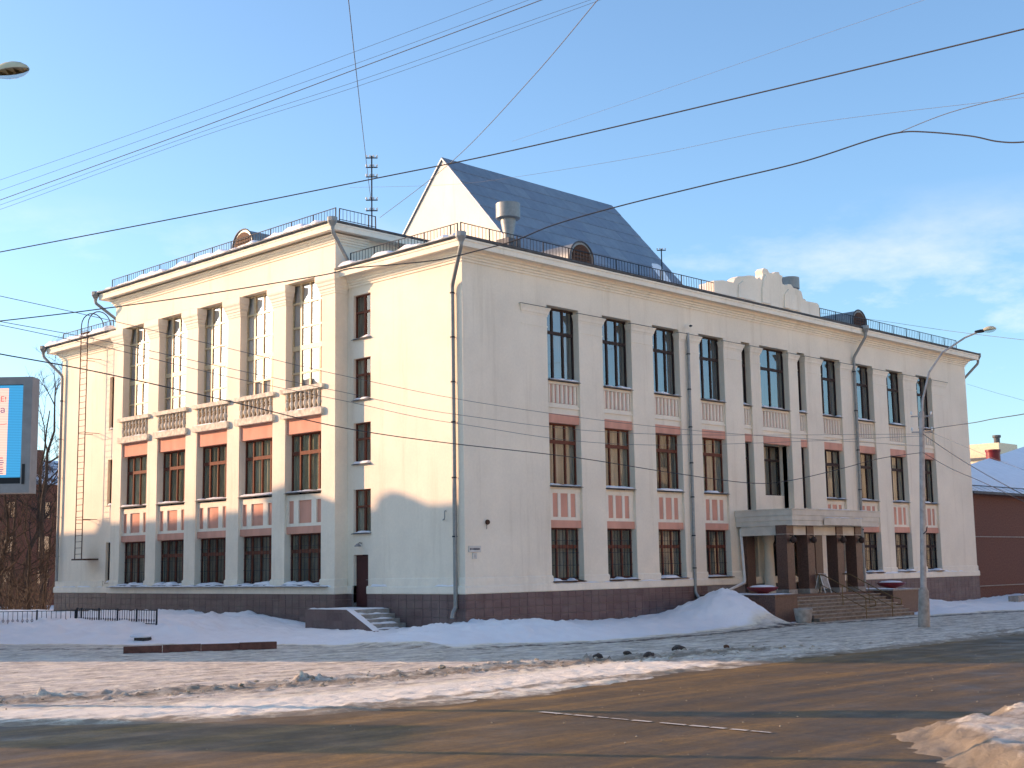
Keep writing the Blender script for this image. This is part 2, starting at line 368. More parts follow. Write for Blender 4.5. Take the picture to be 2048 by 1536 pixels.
# the land far beyond
me = mesh("ground", [(-900, -900, -0.14), (1500, -900, -0.14), (1500, 1500, -0.14), (-900, 1500, -0.14)], [(0, 1, 2, 3)], SNOW)
tag(link("ground", me), "flat snow covered town ground out to the horizon", None, None, "structure")

EDGE = [(-60, 14), (-40, 2.0), (-29, -9.0), (-24.8, -13.8), (-21.5, -16.9), (-18.5, -17.7), (-16, -18.1), (-13.4, -18.2), (-8.3, -17.4), (-1, -17.1), (200, -17.1)]
def grid(name, xs, ys, hf, mat, attr=None, smooth=60):
    nx, ny = len(xs), len(ys); vs = []; cols = []
    for y in ys:
        for x in xs:
            vs.append((x, y, hf(x, y)))
            if attr: cols.append(attr(x, y))
    fs = [(j * nx + i, j * nx + i + 1, (j + 1) * nx + i + 1, (j + 1) * nx + i) for j in range(ny - 1) for i in range(nx - 1)]
    me = mesh(name, vs, fs, mat, smooth, fix=False)
    if attr:
        a = me.color_attributes.new("wear", 'FLOAT_COLOR', 'POINT')
        a.data.foreach_set("color", [c for k in cols for c in (*k, 1.0)])
    return link(name, me)
def frange(a, b, d):
    n = max(1, int(round((b - a) / d))); return [a + (b - a) * i / n for i in range(n + 1)]
road = grid("road", frange(-70, -34, 2) [:-1] + frange(-34, 14, 0.3) + frange(14, 160, 2)[1:], frange(-75, -34, 2)[:-1] + frange(-34, 6, 0.3),
            lambda x, y: -0.012 + 0.012 * fbm(x * 0.5, y * 0.5) + 0.006 * fbm(x * 0.08, y * 1.4, 3), ROADM)
tag(road, "brown sanded winter road curving past the snowy verge", None, None, "structure")
HL = [(-6, 0.0), (-1.25, 0.20), (1.6, 0.24), (2.8, 0.30), (4.6, 0.28), (6.6, 0.31), (9, 0.40), (10.8, 0.60), (13.5, 0.80), (15.5, 0.70), (19, 0.84), (24, 0.72), (32, 0.6), (45, 0.5)]
HR = [(-6, 0.0), (-3.8, 0.25), (-2.4, 0.44), (-1.15, 0.58), (1.5, 0.62), (3.5, 0.40), (5.6, 0.38), (9.2, 0.36), (10.6, 0.46), (14, 0.35), (15.6, 0.05), (27.5, 0.05), (29, 0.45), (31.6, 0.55), (34, 0.28), (37, 0.2), (40, 0.18), (43.6, 0.22), (52, 0.4), (70, 0.3)]
FL = [(-7, -3.0), (-4, -4.6), (3.3, -6.9), (13.4, -12.3), (25, -16), (45, -22)]
FR = [(-6, -3.4), (-4.4, -4.2), (0.8, -6.2), (6, -6.1), (11.6, -5.3), (14.5, -5.1), (28, -6.6), (33, -7.5), (52, -8.4), (80, -9)]
RIDGE = [(-26, -7.0), (-22.4, -8.9), (-19.5, -10.1), (-15.9, -10.9), (-11.2, -11.2), (-7.8, -11.7), (-3, -12.4), (2, -12.6)]
def snow_h(x, y):
    nz_ = fbm(x * 0.6, y * 0.6); fine = fbm(x * 2.4, y * 2.4, 5)
    e = y - interp(EDGE, x)
    h = -0.10 + 0.115 * sstep(-0.5, 0.9, e + nz_ * 0.7)
    # churned berm beside the carriageway
    berm = sstep(0.2, 1.0, e) * (1 - sstep(1.8, 4.2, e)); h += berm * (0.012 + 0.028 * fine + 0.015 * nz_ + 0.015 * fbm(x * 1.2, y * 7, 4))
    # ploughed ridge of broken slush: a low swell crowded with clods
    d = y - interp(RIDGE, x) + 0.35 * fbm(x * 0.25, 0.0, 2); rid = math.exp(-(d / 0.42) ** 2) * sstep(-27, -22, x) * (1 - sstep(-5, 1, x))
    spread = math.exp(-((d + 0.9) / 1.1) ** 2) * sstep(-29, -24, x) * (1 - sstep(-2, 4, x))
    if spread > 0.02 or rid > 0.02:
        v1 = noise.voronoi(Vector((x * 2.6, y * 3.2, 0.0)))[0][0]; v2 = noise.voronoi(Vector((x * 6.5, y * 7.5, 3.0)))[0][0]
        k = max(0.0, fbm(x * 1.1, y * 1.5, 21) + 0.35)
        h += rid * (0.06 + 0.05 * nz_) + max(rid, 0.8 * spread) * k * (0.30 * max(0, 0.45 - v1) + 0.24 * max(0, 0.45 - v2)) * 1.6
    h += (0.02 * fine + 0.012 * fbm(x * 3.5, y * 6, 31)) * sstep(0.4, 2, e)
    bank = 0.0
    if y > -8 and x < 1.5:
        f = interp(FL, y); s_ = (x - f) / (-1.6 - f) if x < 0.5 else 1.0
        bank = max(bank, interp(HL, y) * sstep(0.0, 0.85, s_ + 0.10 * nz_))
    if y < 1.5 and x > -7:
        f = interp(FR, x); s_ = (y - f) / (-2.2 - f)
        bank = max(bank, interp(HR, x) * sstep(0.0, 0.9, s_ + 0.10 * nz_) * (1 if y < 0.5 else 0.6))
    h += bank * (1.0 + 0.18 * nz_ + 0.12 * fine) + min(1, bank * 3) * (0.035 * abs(fbm(x * 1.3, y * 1.3, 12)) + 0.038 * fbm(x * 3.4, y * 3.4, 6) + 0.016 * fbm(x * 8, y * 8, 16))
    # the big heap beside the porch
    dx, dy = (x - 13.3), (y + 2.9); w = 2.0 if dx < 0 else 1.15
    q = (dx / w) ** 2 + (dy / 1.9) ** 2
    h += 1.05 * math.exp(-q ** 1.35 * 0.75) * (1 + 0.10 * nz_ + 0.05 * fine)
    # hollow in front of the side stair
    return h
def snow_wear(x, y):
    e = y - interp(EDGE, x)
    fr = interp(FR, x) if x > -5 else interp(FL, y) + 0.0
    inside = (y - interp(FR, x)) if x > -4.4 else (x - interp(FL, y))
    foot = sstep(-0.2, 0.8, inside + 0.5 * fbm(x * 0.5, y * 0.5))          # 1 on the bank
    wear = 0.60 * (1 - foot) * sstep(2.2, 5.0, e)                            # footway
    wear = max(wear, 0.55 * (1 - sstep(0.6, 1.8, e)))
    if x > -6: wear = max(wear, 0.62 * (1 - foot))
    wear = max(wear, 0.34 * (1 - foot))
    bare = 0.62 * math.exp(-((inside + 0.9) / 0.6) ** 2) * (0.3 + 0.7 * sstep(-9, -3, x)) * (1 - sstep(30, 45, x) * 0.5)
    d = y - interp(RIDGE, x)
    bare2 = 0.60 * math.exp(-((inside + 3.0 + 0.8 * fbm(x * 0.2, y * 0.2, 17)) / 0.7) ** 2) * (1 - sstep(-12, -5, x))
    bare = max(bare, bare2)
    bare = max(bare, 0.55 * (1 - sstep(-0.1, 0.45, e)))
    sand_shade = 0.72 * math.exp(-((d + 0.8) / 1.2) ** 2) * sstep(-28, -22, x) * (1 - sstep(-1, 5, x))  # sandy slush below the ridge, darkened further for the shade behind its clods
    sand_shade = max(sand_shade, 0.27 + 0.50 * (1 - sstep(0.0, 2.6, e + 1.6 * fbm(x * 0.12, y * 1.6, 14)))) if foot < 0.5 and e < 9 else sand_shade * (1 - foot)
    return (wear, bare, sand_shade)
xs = frange(-46, -29, 0.8)[:-1] + frange(-29, 4, 0.095)[:-1] + frange(4, 30, 0.17) + frange(30, 56, 0.4)[1:] + frange(56, 150, 3)[1:]
ys = frange(-19.6, -7.5, 0.085)[:-1] + frange(-7.5, 5, 0.16)[:-1] + frange(5, 30, 0.35) + frange(30, 110, 2)[1:]
sg = grid("snowy_pavement", xs, ys, snow_h, STREETSNOW, snow_wear)
tag(sg, "snowy footway and verge with ploughed banks against the library plinth", None, None, "structure")
# bank on the photographer's side of the road
def near_t(x, y):
    a = (-27.35 - y) + 0.45 * fbm(x * 0.5, y * 0.5, 9) + 0.06 * fbm(x * 2.6, y * 2.6, 3)
    b = ((x + 16.3) - 1.167 * (y + 27.5)) / 1.54 + 0.4 * fbm(x * 0.8, y * 0.8, 4) + 0.07 * fbm(x * 3.1, y * 3.1, 6)
    return min(a, b)
def near_h(x, y):
    t = near_t(x, y); edge = math.exp(-((t - 0.12) / 0.35) ** 2)
    return -0.12 + 0.22 * sstep(-1.1, -0.1, t) * (0.85 + 0.3 * fbm(x * 1.5, y * 1.5, 7)) + 0.20 * sstep(-0.25, 0.4, t) + 0.02 * fbm(x * 0.9, y * 0.9, 1) + edge * (0.02 * fbm(x * 4.5, y * 4.5, 2) + 0.03 * fbm(x * 12, y * 12, 5)) + 0.012 * fbm(x * 7, y * 7, 8)
def near_wear(x, y):
    t = near_t(x, y)
    return (0.66, 0.40 * (1 - sstep(-1.2, -0.4, t)), 0.40 + 0.85 * (1 - sstep(-0.1, 0.5, t)))
nb = grid("roadside_snow_bank", frange(-22, -6, 0.07) + frange(-6, 30, 0.5)[1:], frange(-36, -32, 0.3)[:-1] + frange(-32, -26.0, 0.07), near_h, STREETSNOW, near_wear)
tag(nb, "low sandy edged snow bank beside the road close to the viewer", None, None, "structure")
# worn lane line, only scraps of paint left
PAINT = plain("worn_road_paint", (0.50, 0.47, 0.42), 0.7, var=0.4, scale=12)
rnd = random.Random(2); A, B_ = Vector((-17.2, -20.11, 0)), Vector((-17.24, -25.23, 0)); tt = 0.0
while tt < 1:
    ln_ = rnd.uniform(0.03, 0.11); a, b = A.lerp(B_, tt), A.lerp(B_, min(1, tt + ln_)); n_ = Vector((0.06, 0.0, 0)) * rnd.uniform(0.5, 1.1)
    q = MB(); q.add([tuple(a - n_ + Vector((0, 0, .006))), tuple(a + n_ + Vector((0, 0, .006))), tuple(b + n_ + Vector((0, 0, .006))), tuple(b - n_ + Vector((0, 0, .006)))], [(0, 1, 2, 3)]); q.build("lane_line", PAINT, road); tt += ln_ + rnd.choice((0.012, 0.02, 0.04))
# clods of dark frozen slush on the footway and crumbs on the road
def stone_mesh(name, mat, seed, k=1.0):
    rnd = random.Random(seed); b = bmesh.new(); bmesh.ops.create_icosphere(b, subdivisions=2, radius=1)
    for v in b.verts:
        s_ = 1 + 0.35 * noise.noise(v.co * 1.3 + Vector((seed, 0, 0))) + 0.15 * noise.noise(v.co * 3 + Vector((0, seed, 0)))
        v.co *= s_; v.co.z *= 0.65
    me = bpy.data.meshes.new(name); b.to_mesh(me); b.free(); me.materials.append(mat); return me
CLOD = plain("dirty_ice", (0.055, 0.045, 0.042), 0.8, var=0.5, scale=9, bump=0.5, bscale=20)
clods = [(-6.6, -12.4, .13, "dark ice clod lying nearest the ploughed ridge on the footway"), (-4.95, -12.1, .11, "dark ice clod, first of the close pair on the footway"),
         (-4.75, -12.75, .15, "flat dark ice clod, second of the close pair on the footway"), (-2.0, -11.75, .17, "biggest dark ice clod on the footway before the porch"),
         (-0.66, -12.6, .10, "small reddish clod on the footway beyond the biggest one")]
for i, (x, y, s_, lb) in enumerate(clods):
    o = link("ice_clod", stone_mesh("ice_clod", CLOD if i < 4 else RUST, i + 1), None, (x, y, snow_h(x, y) + s_ * 0.35), (0, 0, i * 1.7), (s_ * 1.25, s_, s_))
    tag(o, lb, "ice clod", "ice clods on the footway")
v, f = [], []
rnd = random.Random(5); sm = stone_mesh("x", CLOD, 3)
sv = [p.co.copy() for p in sm.vertices]; sf = [tuple(p.vertices) for p in sm.polygons]; bpy.data.meshes.remove(sm)
for i in range(520):
    if i < 300:
        x = rnd.uniform(-26, 2); y = interp(RIDGE, x) + rnd.gauss(-0.7, 0.7); z = snow_h(x, y)
    else:
        x = rnd.uniform(-26, 10); y = rnd.uniform(-28, -18.5); z = 0.0
    s_ = min(0.11, rnd.lognormvariate(-3.9, 0.6)) if i < 300 else rnd.uniform(0.006, 0.018); o = len(v); a = rnd.uniform(0, 6)
    v += [(x + (p.x * cos(a) - p.y * sin(a)) * s_, y + (p.x * sin(a) + p.y * cos(a)) * s_, z + p.z * s_ + 0.3 * s_) for p in sv]; f += [tuple(k + o for k in q) for q in sf]
SLUSH = plain("gritty_slush", (0.34, 0.29, 0.22), 0.85, var=0.5, scale=6)
tag(link("slush_crumbs", mesh("slush_crumbs", v, f, SLUSH, fix=False)), "crumbs of gritty frozen slush along the ploughed ridge and road", None, None, "stuff")
# low kerb wall of red stone half buried in snow
o = MB()
a, b_ = Vector((-12.5, 3.6, 0)), Vector((-8.1, 1.0, 0)); t = (b_ - a).normalized(); nn = Vector((-t.y, t.x, 0)) * 0.17
def prismline(mb, a, b, nn, z0, z1):
    P = [a + nn, a - nn, b - nn, b + nn]
    mb.add([(p.x, p.y, z0) for p in P] + [(p.x, p.y, z1) for p in P], [(0, 1, 2, 3), (4, 7, 6, 5), (0, 4, 5, 1), (1, 5, 6, 2), (2, 6, 7, 3), (3, 7, 4, 0)])
kb = thing("kerb_wall", "low red stone kerb wall half buried in snow before the plinth", "kerb wall", (-10.3, 2.3, 0.1))
KERB = plain("red_kerb_stone", (0.15, 0.060, 0.045), 0.8, var=0.3, scale=5)
L_ = (b_ - a).length
for i in range(4):
    q = MB(); prismline(q, a + t * (i * L_ / 4 + 0.01), a + t * ((i + 1) * L_ / 4 - 0.01), nn, 0.0, 0.24 + 0.015 * (i % 2)); q.build("kerb_stone", KERB, kb)

# frozen debris poking out of the verge
o = thing("snow_covered_stump", "dark half buried stump capped with snow on the verge", "stump", (-8.3, 9.6, 0.4))
zz = snow_h(-8.3, 9.6)
MB().lathe([(0.30, zz - 0.15), (0.34, zz + 0.05), (0.30, zz + 0.14), (0.05, zz + 0.15)], -8.3, 9.6, 9).build("wood", CLOD, o)
MB().lathe([(0.40, zz + 0.10), (0.44, zz + 0.15), (0.28, zz + 0.24), (0.03, zz + 0.27)], -8.35, 9.65, 12).build("snow_cap", SNOW, o, 60)
# ------------------------------------------------------------------ the library
LEN, WID = 44.08, 33.5
Y0, Y1 = 7.28, 26.25
RB = [(4.95, 6.97), (8.55, 10.57), (12.14, 14.15), (15.73, 17.75), (19.30, 20.05), (20.92, 23.55), (24.42, 25.16), (26.73, 28.75), (30.33, 32.32), (33.88, 35.87), (37.47, 39.42)]
LB = [(8.24, 10.88), (11.85, 14.50), (15.50, 18.13), (19.13, 21.76), (22.72, 25.33)]
lib = thing("library_building", "cream three storey library with salmon panels and steep grey stage roof", "building")
def part(mb, name, mat, smooth=None, parent=None, label=None): return mb.build(name, mat, parent or lib, smooth, label)
def snow_strip(T, a0, a1, d0, d1, z, h, parent, seed=0, step=0.12, name="snow", thr=-0.15):
    n = max(3, int((a1 - a0) / step)); vs = []; fs = []
    for i in range(n + 1):
        u = a0 + (a1 - a0) * i / n; q = max(0.0, min(1.0, 0.55 + 1.1 * fbm(u * 1.3, seed * 3.7, 1) - thr * 0.5)); e = 1 if 0 < i < n else 0.15
        hh = max(0.008, h * q * e); j = (d1 - d0) * 0.10 * fbm(u * 2.3, seed, 8)
        vs += [(u, d0 + j, z), (u, d0 + j - 0.012, z + 0.35 * hh), (u, d0 + j + 0.22 * (d1 - d0), z + 0.9 * hh), (u, d1 - 0.2 * (d1 - d0), z + hh * 1.05), (u, d1, z + hh * 0.8), (u, d1, z)]
    for i in range(n):
        for k in range(6): fs.append((i * 6 + k, i * 6 + (k + 1) % 6, (i + 1) * 6 + (k + 1) % 6, (i + 1) * 6 + k))
    fs += [tuple(range(6)), tuple(range(n * 6, n * 6 + 6))]
    return MB(T).add(vs, fs).build(name, SNOW, parent, 70)
PANES = {}
def pane(T, key, u, d, z, w, h, glass, parent):
    k = (key, round(w, 3), round(h, 3), glass.name)
    if k not in PANES:
        q = MB((lambda a, b, c: (a, b, c)) if key == 'R' else (lambda a, b, c: (b, a, c))); q.box(-w / 2, w / 2, -0.004, 0.004, -h / 2, h / 2); PANES[k] = mesh("pane", q.v, q.f, glass)
    rx = random.gauss(0, 0.0035), random.gauss(0, 0.0035)
    return link("pane", PANES[k], parent, T(u, d, z), (rx[0], rx[0] if key == 'L' else 0, rx[1]))
def window(T, key, a0, a1, z0, z1, d, cols, rows, frame, glass=GLASS, cloth=None, sill=None, bar=0.06, parent=None, amp=0.05, cdep=0.22, seed=0, sillz=None, sillmat=None):
    """cols/rows: list of (position, half width) of mullions and transoms"""
    ue = [(a0, bar)] + cols + [(a1, bar)]; ze = [(z0, bar)] + rows + [(z1, bar)]
    holes = []
    for (ua, wa), (ub, wb) in zip(ue, ue[1:]):
        for (za, ha), (zb, hb) in zip(ze, ze[1:]):
            holes.append((ua + wa, ub - wb, za + ha, zb - hb))
    w = MB(T).plate(a0, a1, z0, z1, holes, d, d + 0.09).build("window", frame, parent or lib)
    for h in holes: pane(T, key, (h[0] + h[1]) / 2, d + 0.05, (h[2] + h[3]) / 2, h[1] - h[0] + 0.01, h[3] - h[2] + 0.01, glass, w)
    if cloth:
        rn = random.Random(seed); vs = []; fs = []; n = int((a1 - a0) / 0.035)
        ph = rn.uniform(0, 9)
        for i in range(n + 1):
            u = a0 + (a1 - a0) * i / n
            dd = d + cdep + amp * sin(u * 19 + ph + 2.2 * noise.noise(Vector((u * 2, seed, 0)))) + amp * 0.9 * noise.noise(Vector((u * 3.1, seed, 4)))
            vs += [(u, dd, z0), (u, dd - 0.3 * amp * sin(u * 23 + ph), z1)]
        for i in range(n): fs.append((2 * i, 2 * i + 2, 2 * i + 3, 2 * i + 1))
        MB(T).add(vs, fs).build("curtain", cloth, w, 80)
    if sill is not None:
        sz = z0 if sillz is None else sillz
        MB(T).add([(a0 - 0.03, sill, sz - 0.075), (a1 + 0.03, sill, sz - 0.075), (a1 + 0.03, d + 0.02, sz - 0.03), (a0 - 0.03, d + 0.02, sz - 0.03),
                   (a0 - 0.03, sill, sz - 0.055), (a1 + 0.03, sill, sz - 0.055), (a1 + 0.03, d + 0.02, sz), (a0 - 0.03, d + 0.02, sz)],
                  [(0, 3, 2, 1), (4, 5, 6, 7), (0, 1, 5, 4), (1, 2, 6, 5), (2, 3, 7, 6), (3, 0, 4, 7)]).build("sill", sillmat or EAVE, w)
        snow_strip(T, a0 + 0.02, a1 - 0.02, sill + 0.03, d + 0.01, sz - 0.03, 0.12, w, seed)
    return w
# plinth: mortar core with stone tiles set proud of it
pathA = lambda o: [(LEN + o, WID), (LEN + o, -o), (-o, -o), (-o, 5.9)]
pathB = lambda o: [(-o, 6.88), (-o, Y0 - o), (-P_ - o, Y0 - o), (-P_ - o, Y1 + o), (-o, Y1 + o), (-o, WID + o), (LEN, WID + o)]
pl = None
for k, pf in enumerate((pathA, pathB)):
    q = part(MB().sweep([(-0.3, -0.4), (0.05, -0.4), (0.05, 1.665), (-0.3, 1.665)], pf), "plinth", GROUT)
    if k == 0: plA = q
    else: plB = q
tm = {}
def tile_mesh(key, w, h):
    k = (key, round(w, 2), round(h, 2))
    if k not in tm:
        a, b, t = w / 2 - 0.007, h / 2 - 0.007, 0.02; e = 0.004
        vs = [(-a, 0, -b), (a, 0, -b), (a, 0, b), (-a, 0, b), (-a + e, -t, -b + e), (a - e, -t, -b + e), (a - e, -t, b - e), (-a + e, -t, b - e)]
        fs = [(4, 5, 6, 7), (0, 1, 5, 4), (1, 2, 6, 5), (2, 3, 7, 6), (3, 0, 4, 7)]
        if key != 'R': vs = [(p[1], p[0], p[2]) for p in vs]
        tm[k] = (mesh("tile", vs, fs, TILE), vs, fs)
    return tm[k]
rows_z = [1.66, 1.43, 1.10, 0.77, 0.44, 0.11]
cand = []
for key, a0, a1, off, plp in (('R', -0.05, LEN + 0.05, -0.052, plA), ('L', -0.05, 5.9, -0.052, plA), ('L', 6.88, Y0 - 0.05, -0.052, plB), ('L', Y0 - 0.05, Y1 + 0.05, -P_ - 0.052, plB), ('L', Y1 + 0.05, WID + 0.05, -0.052, plB)):
    u = a0
    while u < a1 - 0.05:
        w = min(0.49, a1 - u)
        for zt, zb in zip(rows_z, rows_z[1:]):
            c = (u + w / 2, off, (zt + zb) / 2) if key == 'R' else (off, u + w / 2, (zt + zb) / 2)
            if not (key == 'R' and 15.5 < u < 28): cand.append(((Vector(c) - CAM).length, key, c, w, zt - zb, plp))
        u += 0.49
for y0_, y1_ in ((Y0,) * 2,):
    for zt, zb in zip(rows_z, rows_z[1:]):
        cand.append((60, 'R', (-P_ / 2 - 0.05, Y0 - 0.052, (zt + zb) / 2), P_ + 0.0, zt - zb, plB))
cand.sort(key=lambda c: c[0] + (40 if c[2][2] < 0.4 else 0))
rest = {}
for i, (dist, key, c, w, h, plp) in enumerate(cand):
    me, vs, fs = tile_mesh(key, w, h)
    if sum(1 for _ in ()) == 0 and i < 560:
        if rest.setdefault(("n", plp.name), 0) < 290:
            rest[("n", plp.name)] += 1
            link("tile", me, plp, c); continue
    o = rest.setdefault(plp.name, (plp, [], [])); base = len(o[1])
    o[1].extend((p[0] + c[0], p[1] + c[1], p[2] + c[2]) for p in vs); o[2].extend(tuple(j + base for j in q) for q in fs)
for k, o in rest.items():
    if isinstance(k, str): tag(link("farther_tiles", mesh("farther_tiles", o[1], o[2], TILE), o[0]), kind="stuff")
# cream base course above the plinth
for pf in (pathA, pathB):
    part(MB().sweep([(-0.3, 1.668), (0.085, 1.668), (0.105, 1.70), (0.105, 1.93), (0.07, 2.0), (-0.3, 2.02)], pf), "base_course", TRIM)
# walls
holesR = [(a, b, 2.01, 13.73) for a, b in RB]
part(MB(TR).plate(0, LEN, 1.9, 15.5, holesR, 0.0, 0.6), "street_wall", CREAM)
part(MB(TL).plate(Y0, Y1, 1.9, 17.3, [(a, b, 2.01, 15.57) for a, b in LB], 0.0, 0.8), "pilastered_wall", CREAM)
WW = [(5.72, 6.88, 12.60, 14.50), (5.72, 6.88, 9.93, 11.71), (5.72, 6.88, 7.18, 8.91), (5.72, 6.88, 4.24, 6.06)]
part(MB(TW).plate(0.6, Y0 + 0.1, 1.3, 15.5, WW + [(5.9, 6.88, 1.0, 3.30)], 0.0, 0.5), "wing_wall", CREAM)
SL = [(26.78, 27.98, 10.47, 13.30), (26.78, 27.98, 6.35, 8.78), (26.78, 27.98, 2.25, 4.34)]
part(MB(TW).plate(Y1 - 0.1, WID, 1.9, 15.5, SL, 0.0, 0.5), "wing_wall", CREAM)
part(MB().box(LEN - 0.5, LEN, 0.6, WID, 1.9, 15.5), "end_wall", CREAM)
part(MB().box(0.5, LEN - 0.5, WID - 0.5, WID, 1.9, 15.5), "rear_wall", CREAM)
part(MB().box(1.5, LEN - 1.5, 1.5, WID - 1.5, 0.2, 15.4), "dark_room_core", DARKIN)  # near-black core standing in for the darkness of unlit rooms
part(MB().box(0.11, 5.0, Y0 + 0.002, Y0 + 0.3, 15.3, 17.3), "attic_side_wall", CREAM)
part(MB().box(0.11, 5.0, Y1 - 0.3, Y1 - 0.002, 15.3, 17.3), "attic_side_wall", CREAM)
part(MB().box(4.7, 5.0, Y0 + 0.3, Y1 - 0.3, 15.3, 17.3), "attic_rear_wall", CREAM)
# pilaster capitals and bases
def capital(T, a0, a1, prof, name, inner=0.28, i0=None):
    pf = lambda o: [(a0 - o, inner if i0 is None else i0), (a0 - o, -o), (a1 + o, -o), (a1 + o, inner)]
    part(MB(T).sweep(prof, pf), name, TRIM)
capR = [(-0.08, 13.20), (0.015, 13.20), (0.03, 13.27), (0.055, 13.30), (0.075, 13.40), (0.12, 13.50), (0.13, 13.51), (0.13, 13.56), (-0.08, 13.57)]
capL = [(-0.08, 14.62), (0.03, 14.64), (0.035, 14.72), (0.06, 14.75), (0.065, 14.84), (0.10, 14.88), (0.11, 14.98), (0.15, 15.03), (0.165, 15.13), (0.21, 15.20), (0.225, 15.26), (0.225, 15.52), (-0.08, 15.53)]
astR = [(-0.05, 12.74), (0.018, 12.74), (0.018, 12.785), (-0.05, 12.785)]
baseR = [(-0.08, 2.0), (0.045, 1.99), (0.045, 2.27), (0.012, 2.32), (-0.08, 2.32)]
PR = [(3.38, RB[0][0])] + [(RB[i][1], RB[i + 1][0]) for i in range(10)] + [(RB[10][1], 41.2)]
for k, (a0, a1) in enumerate(PR):
    capital(TR, a0, a1, capR, "capital"); capital(TR, a0, a1, astR, "astragal")
    if 0 < k < 11: capital(TR, a0, a1, baseR, "pilaster_base")
    # thin dark strip standing in for the shadow line on every capital
    part(MB(TR).box(a0 - 0.15, a1 + 0.15, -0.155, 0.02, 13.566, 13.582), "capital_shadow_line", EAVE)
part(MB(TR).sweep(baseR, lambda o: [(-o, 0.55), (-o, -o), (RB[0][0] + o, -o), (RB[0][0] + o, 0.28)]), "pilaster_base", TRIM)
part(MB(TR).sweep(baseR, lambda o: [(RB[10][1] - o, 0.28), (RB[10][1] - o, -o), (LEN + o, -o), (LEN + o, 0.5)]), "pilaster_base", TRIM)
part(MB(TW).sweep(baseR, lambda o: [(0.61, -o), (5.7, -o)]), "pilaster_base", TRIM)
part(MB(TW).sweep(baseR, lambda o: [(28.2, -o), (WID + o, -o)]), "pilaster_base", TRIM)
PLs = [(Y0, LB[0][0])] + [(LB[i][1], LB[i + 1][0]) for i in range(4)] + [(LB[4][1], Y1)]
for k, (a0, a1) in enumerate(PLs):
    capital(TL, a0, a1, capL, "capital", 0.33, 0.64 if k == 0 else None); capital(TL, a0, a1, baseR, "pilaster_base", 0.33, 0.64 if k == 0 else None)
# cornices
def corn(z): return [(-0.25, z - 0.42), (0.05, z - 0.42), (0.05, z - 0.33), (0.11, z - 0.31), (0.11, z - 0.23), (0.18, z - 0.21), (0.18, z - 0.13), (0.26, z - 0.10), (0.27, z - 0.03), (0.34, z + 0.05),
                     (0.60, z + 0.05), (0.60, z), (0.665, z), (0.665, z + 0.20), (0.70, z + 0.22), (0.70, z + 0.30), (-0.25, z + 0.31)]
eav = lambda z: [(0.2, z + 0.312), (0.70, z + 0.312), (0.74, z + 0.33), (0.76, z + 0.40), (0.73, z + 0.405), (0.70, z + 0.36), (0.2, z + 0.42)]
cA = lambda o: [(LEN + o, WID), (LEN + o, -o), (-o, -o), (-o, Y0 - 0.001)]
cB = lambda o: [(-o, Y1 + 0.001), (-o, WID + o), (LEN, WID + o)]
cC = lambda o: [(4.8, Y0 - o), (-P_ - o, Y0 - o), (-P_ - o, Y1 + o), (4.8, Y1 + o)]
cC2 = lambda o: [(1.0, Y0 - o), (-P_ - o, Y0 - o), (-P_ - o, Y1 + o), (1.0, Y1 + o)]
for pf, z in ((cA, 15.29), (cB, 15.29)):
    part(MB().sweep(corn(z), pf), "cornice", TRIM); part(MB().sweep(eav(z), pf), "eave_gutter", EAVE)
pr = corn(17.24)
part(MB().sweep(pr[:9] + [(-0.25, 17.25)], cC2), "cornice_moulding", TRIM)
part(MB().sweep([(-0.25, 17.255), (0.32, 17.29), (0.60, 17.29), (0.60, 17.24), (0.665, 17.24), (0.665, 17.44), (0.69, 17.46), (0.69, 17.54), (-0.25, 17.55)], cC), "cornice", TRIM)
part(MB().sweep(eav(17.24), cC), "eave_gutter", EAVE)
# roofs
def hip(x0, x1, y0, y1, z, ins, sl):
    q = MB(); zt = z + ins * sl
    q.add([(x0, y0, z), (x1, y0, z), (x1, y1, z), (x0, y1, z), (x0 + ins, y0 + ins, zt), (x1 - ins, y0 + ins, zt), (x1 - ins, y1 - ins, zt), (x0 + ins, y1 - ins, zt)],
          [(0, 1, 5, 4), (1, 2, 6, 5), (2, 3, 7, 6), (3, 0, 4, 7), (4, 5, 6, 7), (0, 3, 2, 1)]); return q
part(hip(-0.70, LEN + 0.70, -0.70, WID + 0.70, 15.67, 9.0, 0.32), "low_roof", SNOWROOF)
part(hip(-P_ - 0.70, 5.6, Y0 - 0.70, Y1 + 0.70, 17.62, 3.1, 0.32), "attic_roof", SNOWROOF)
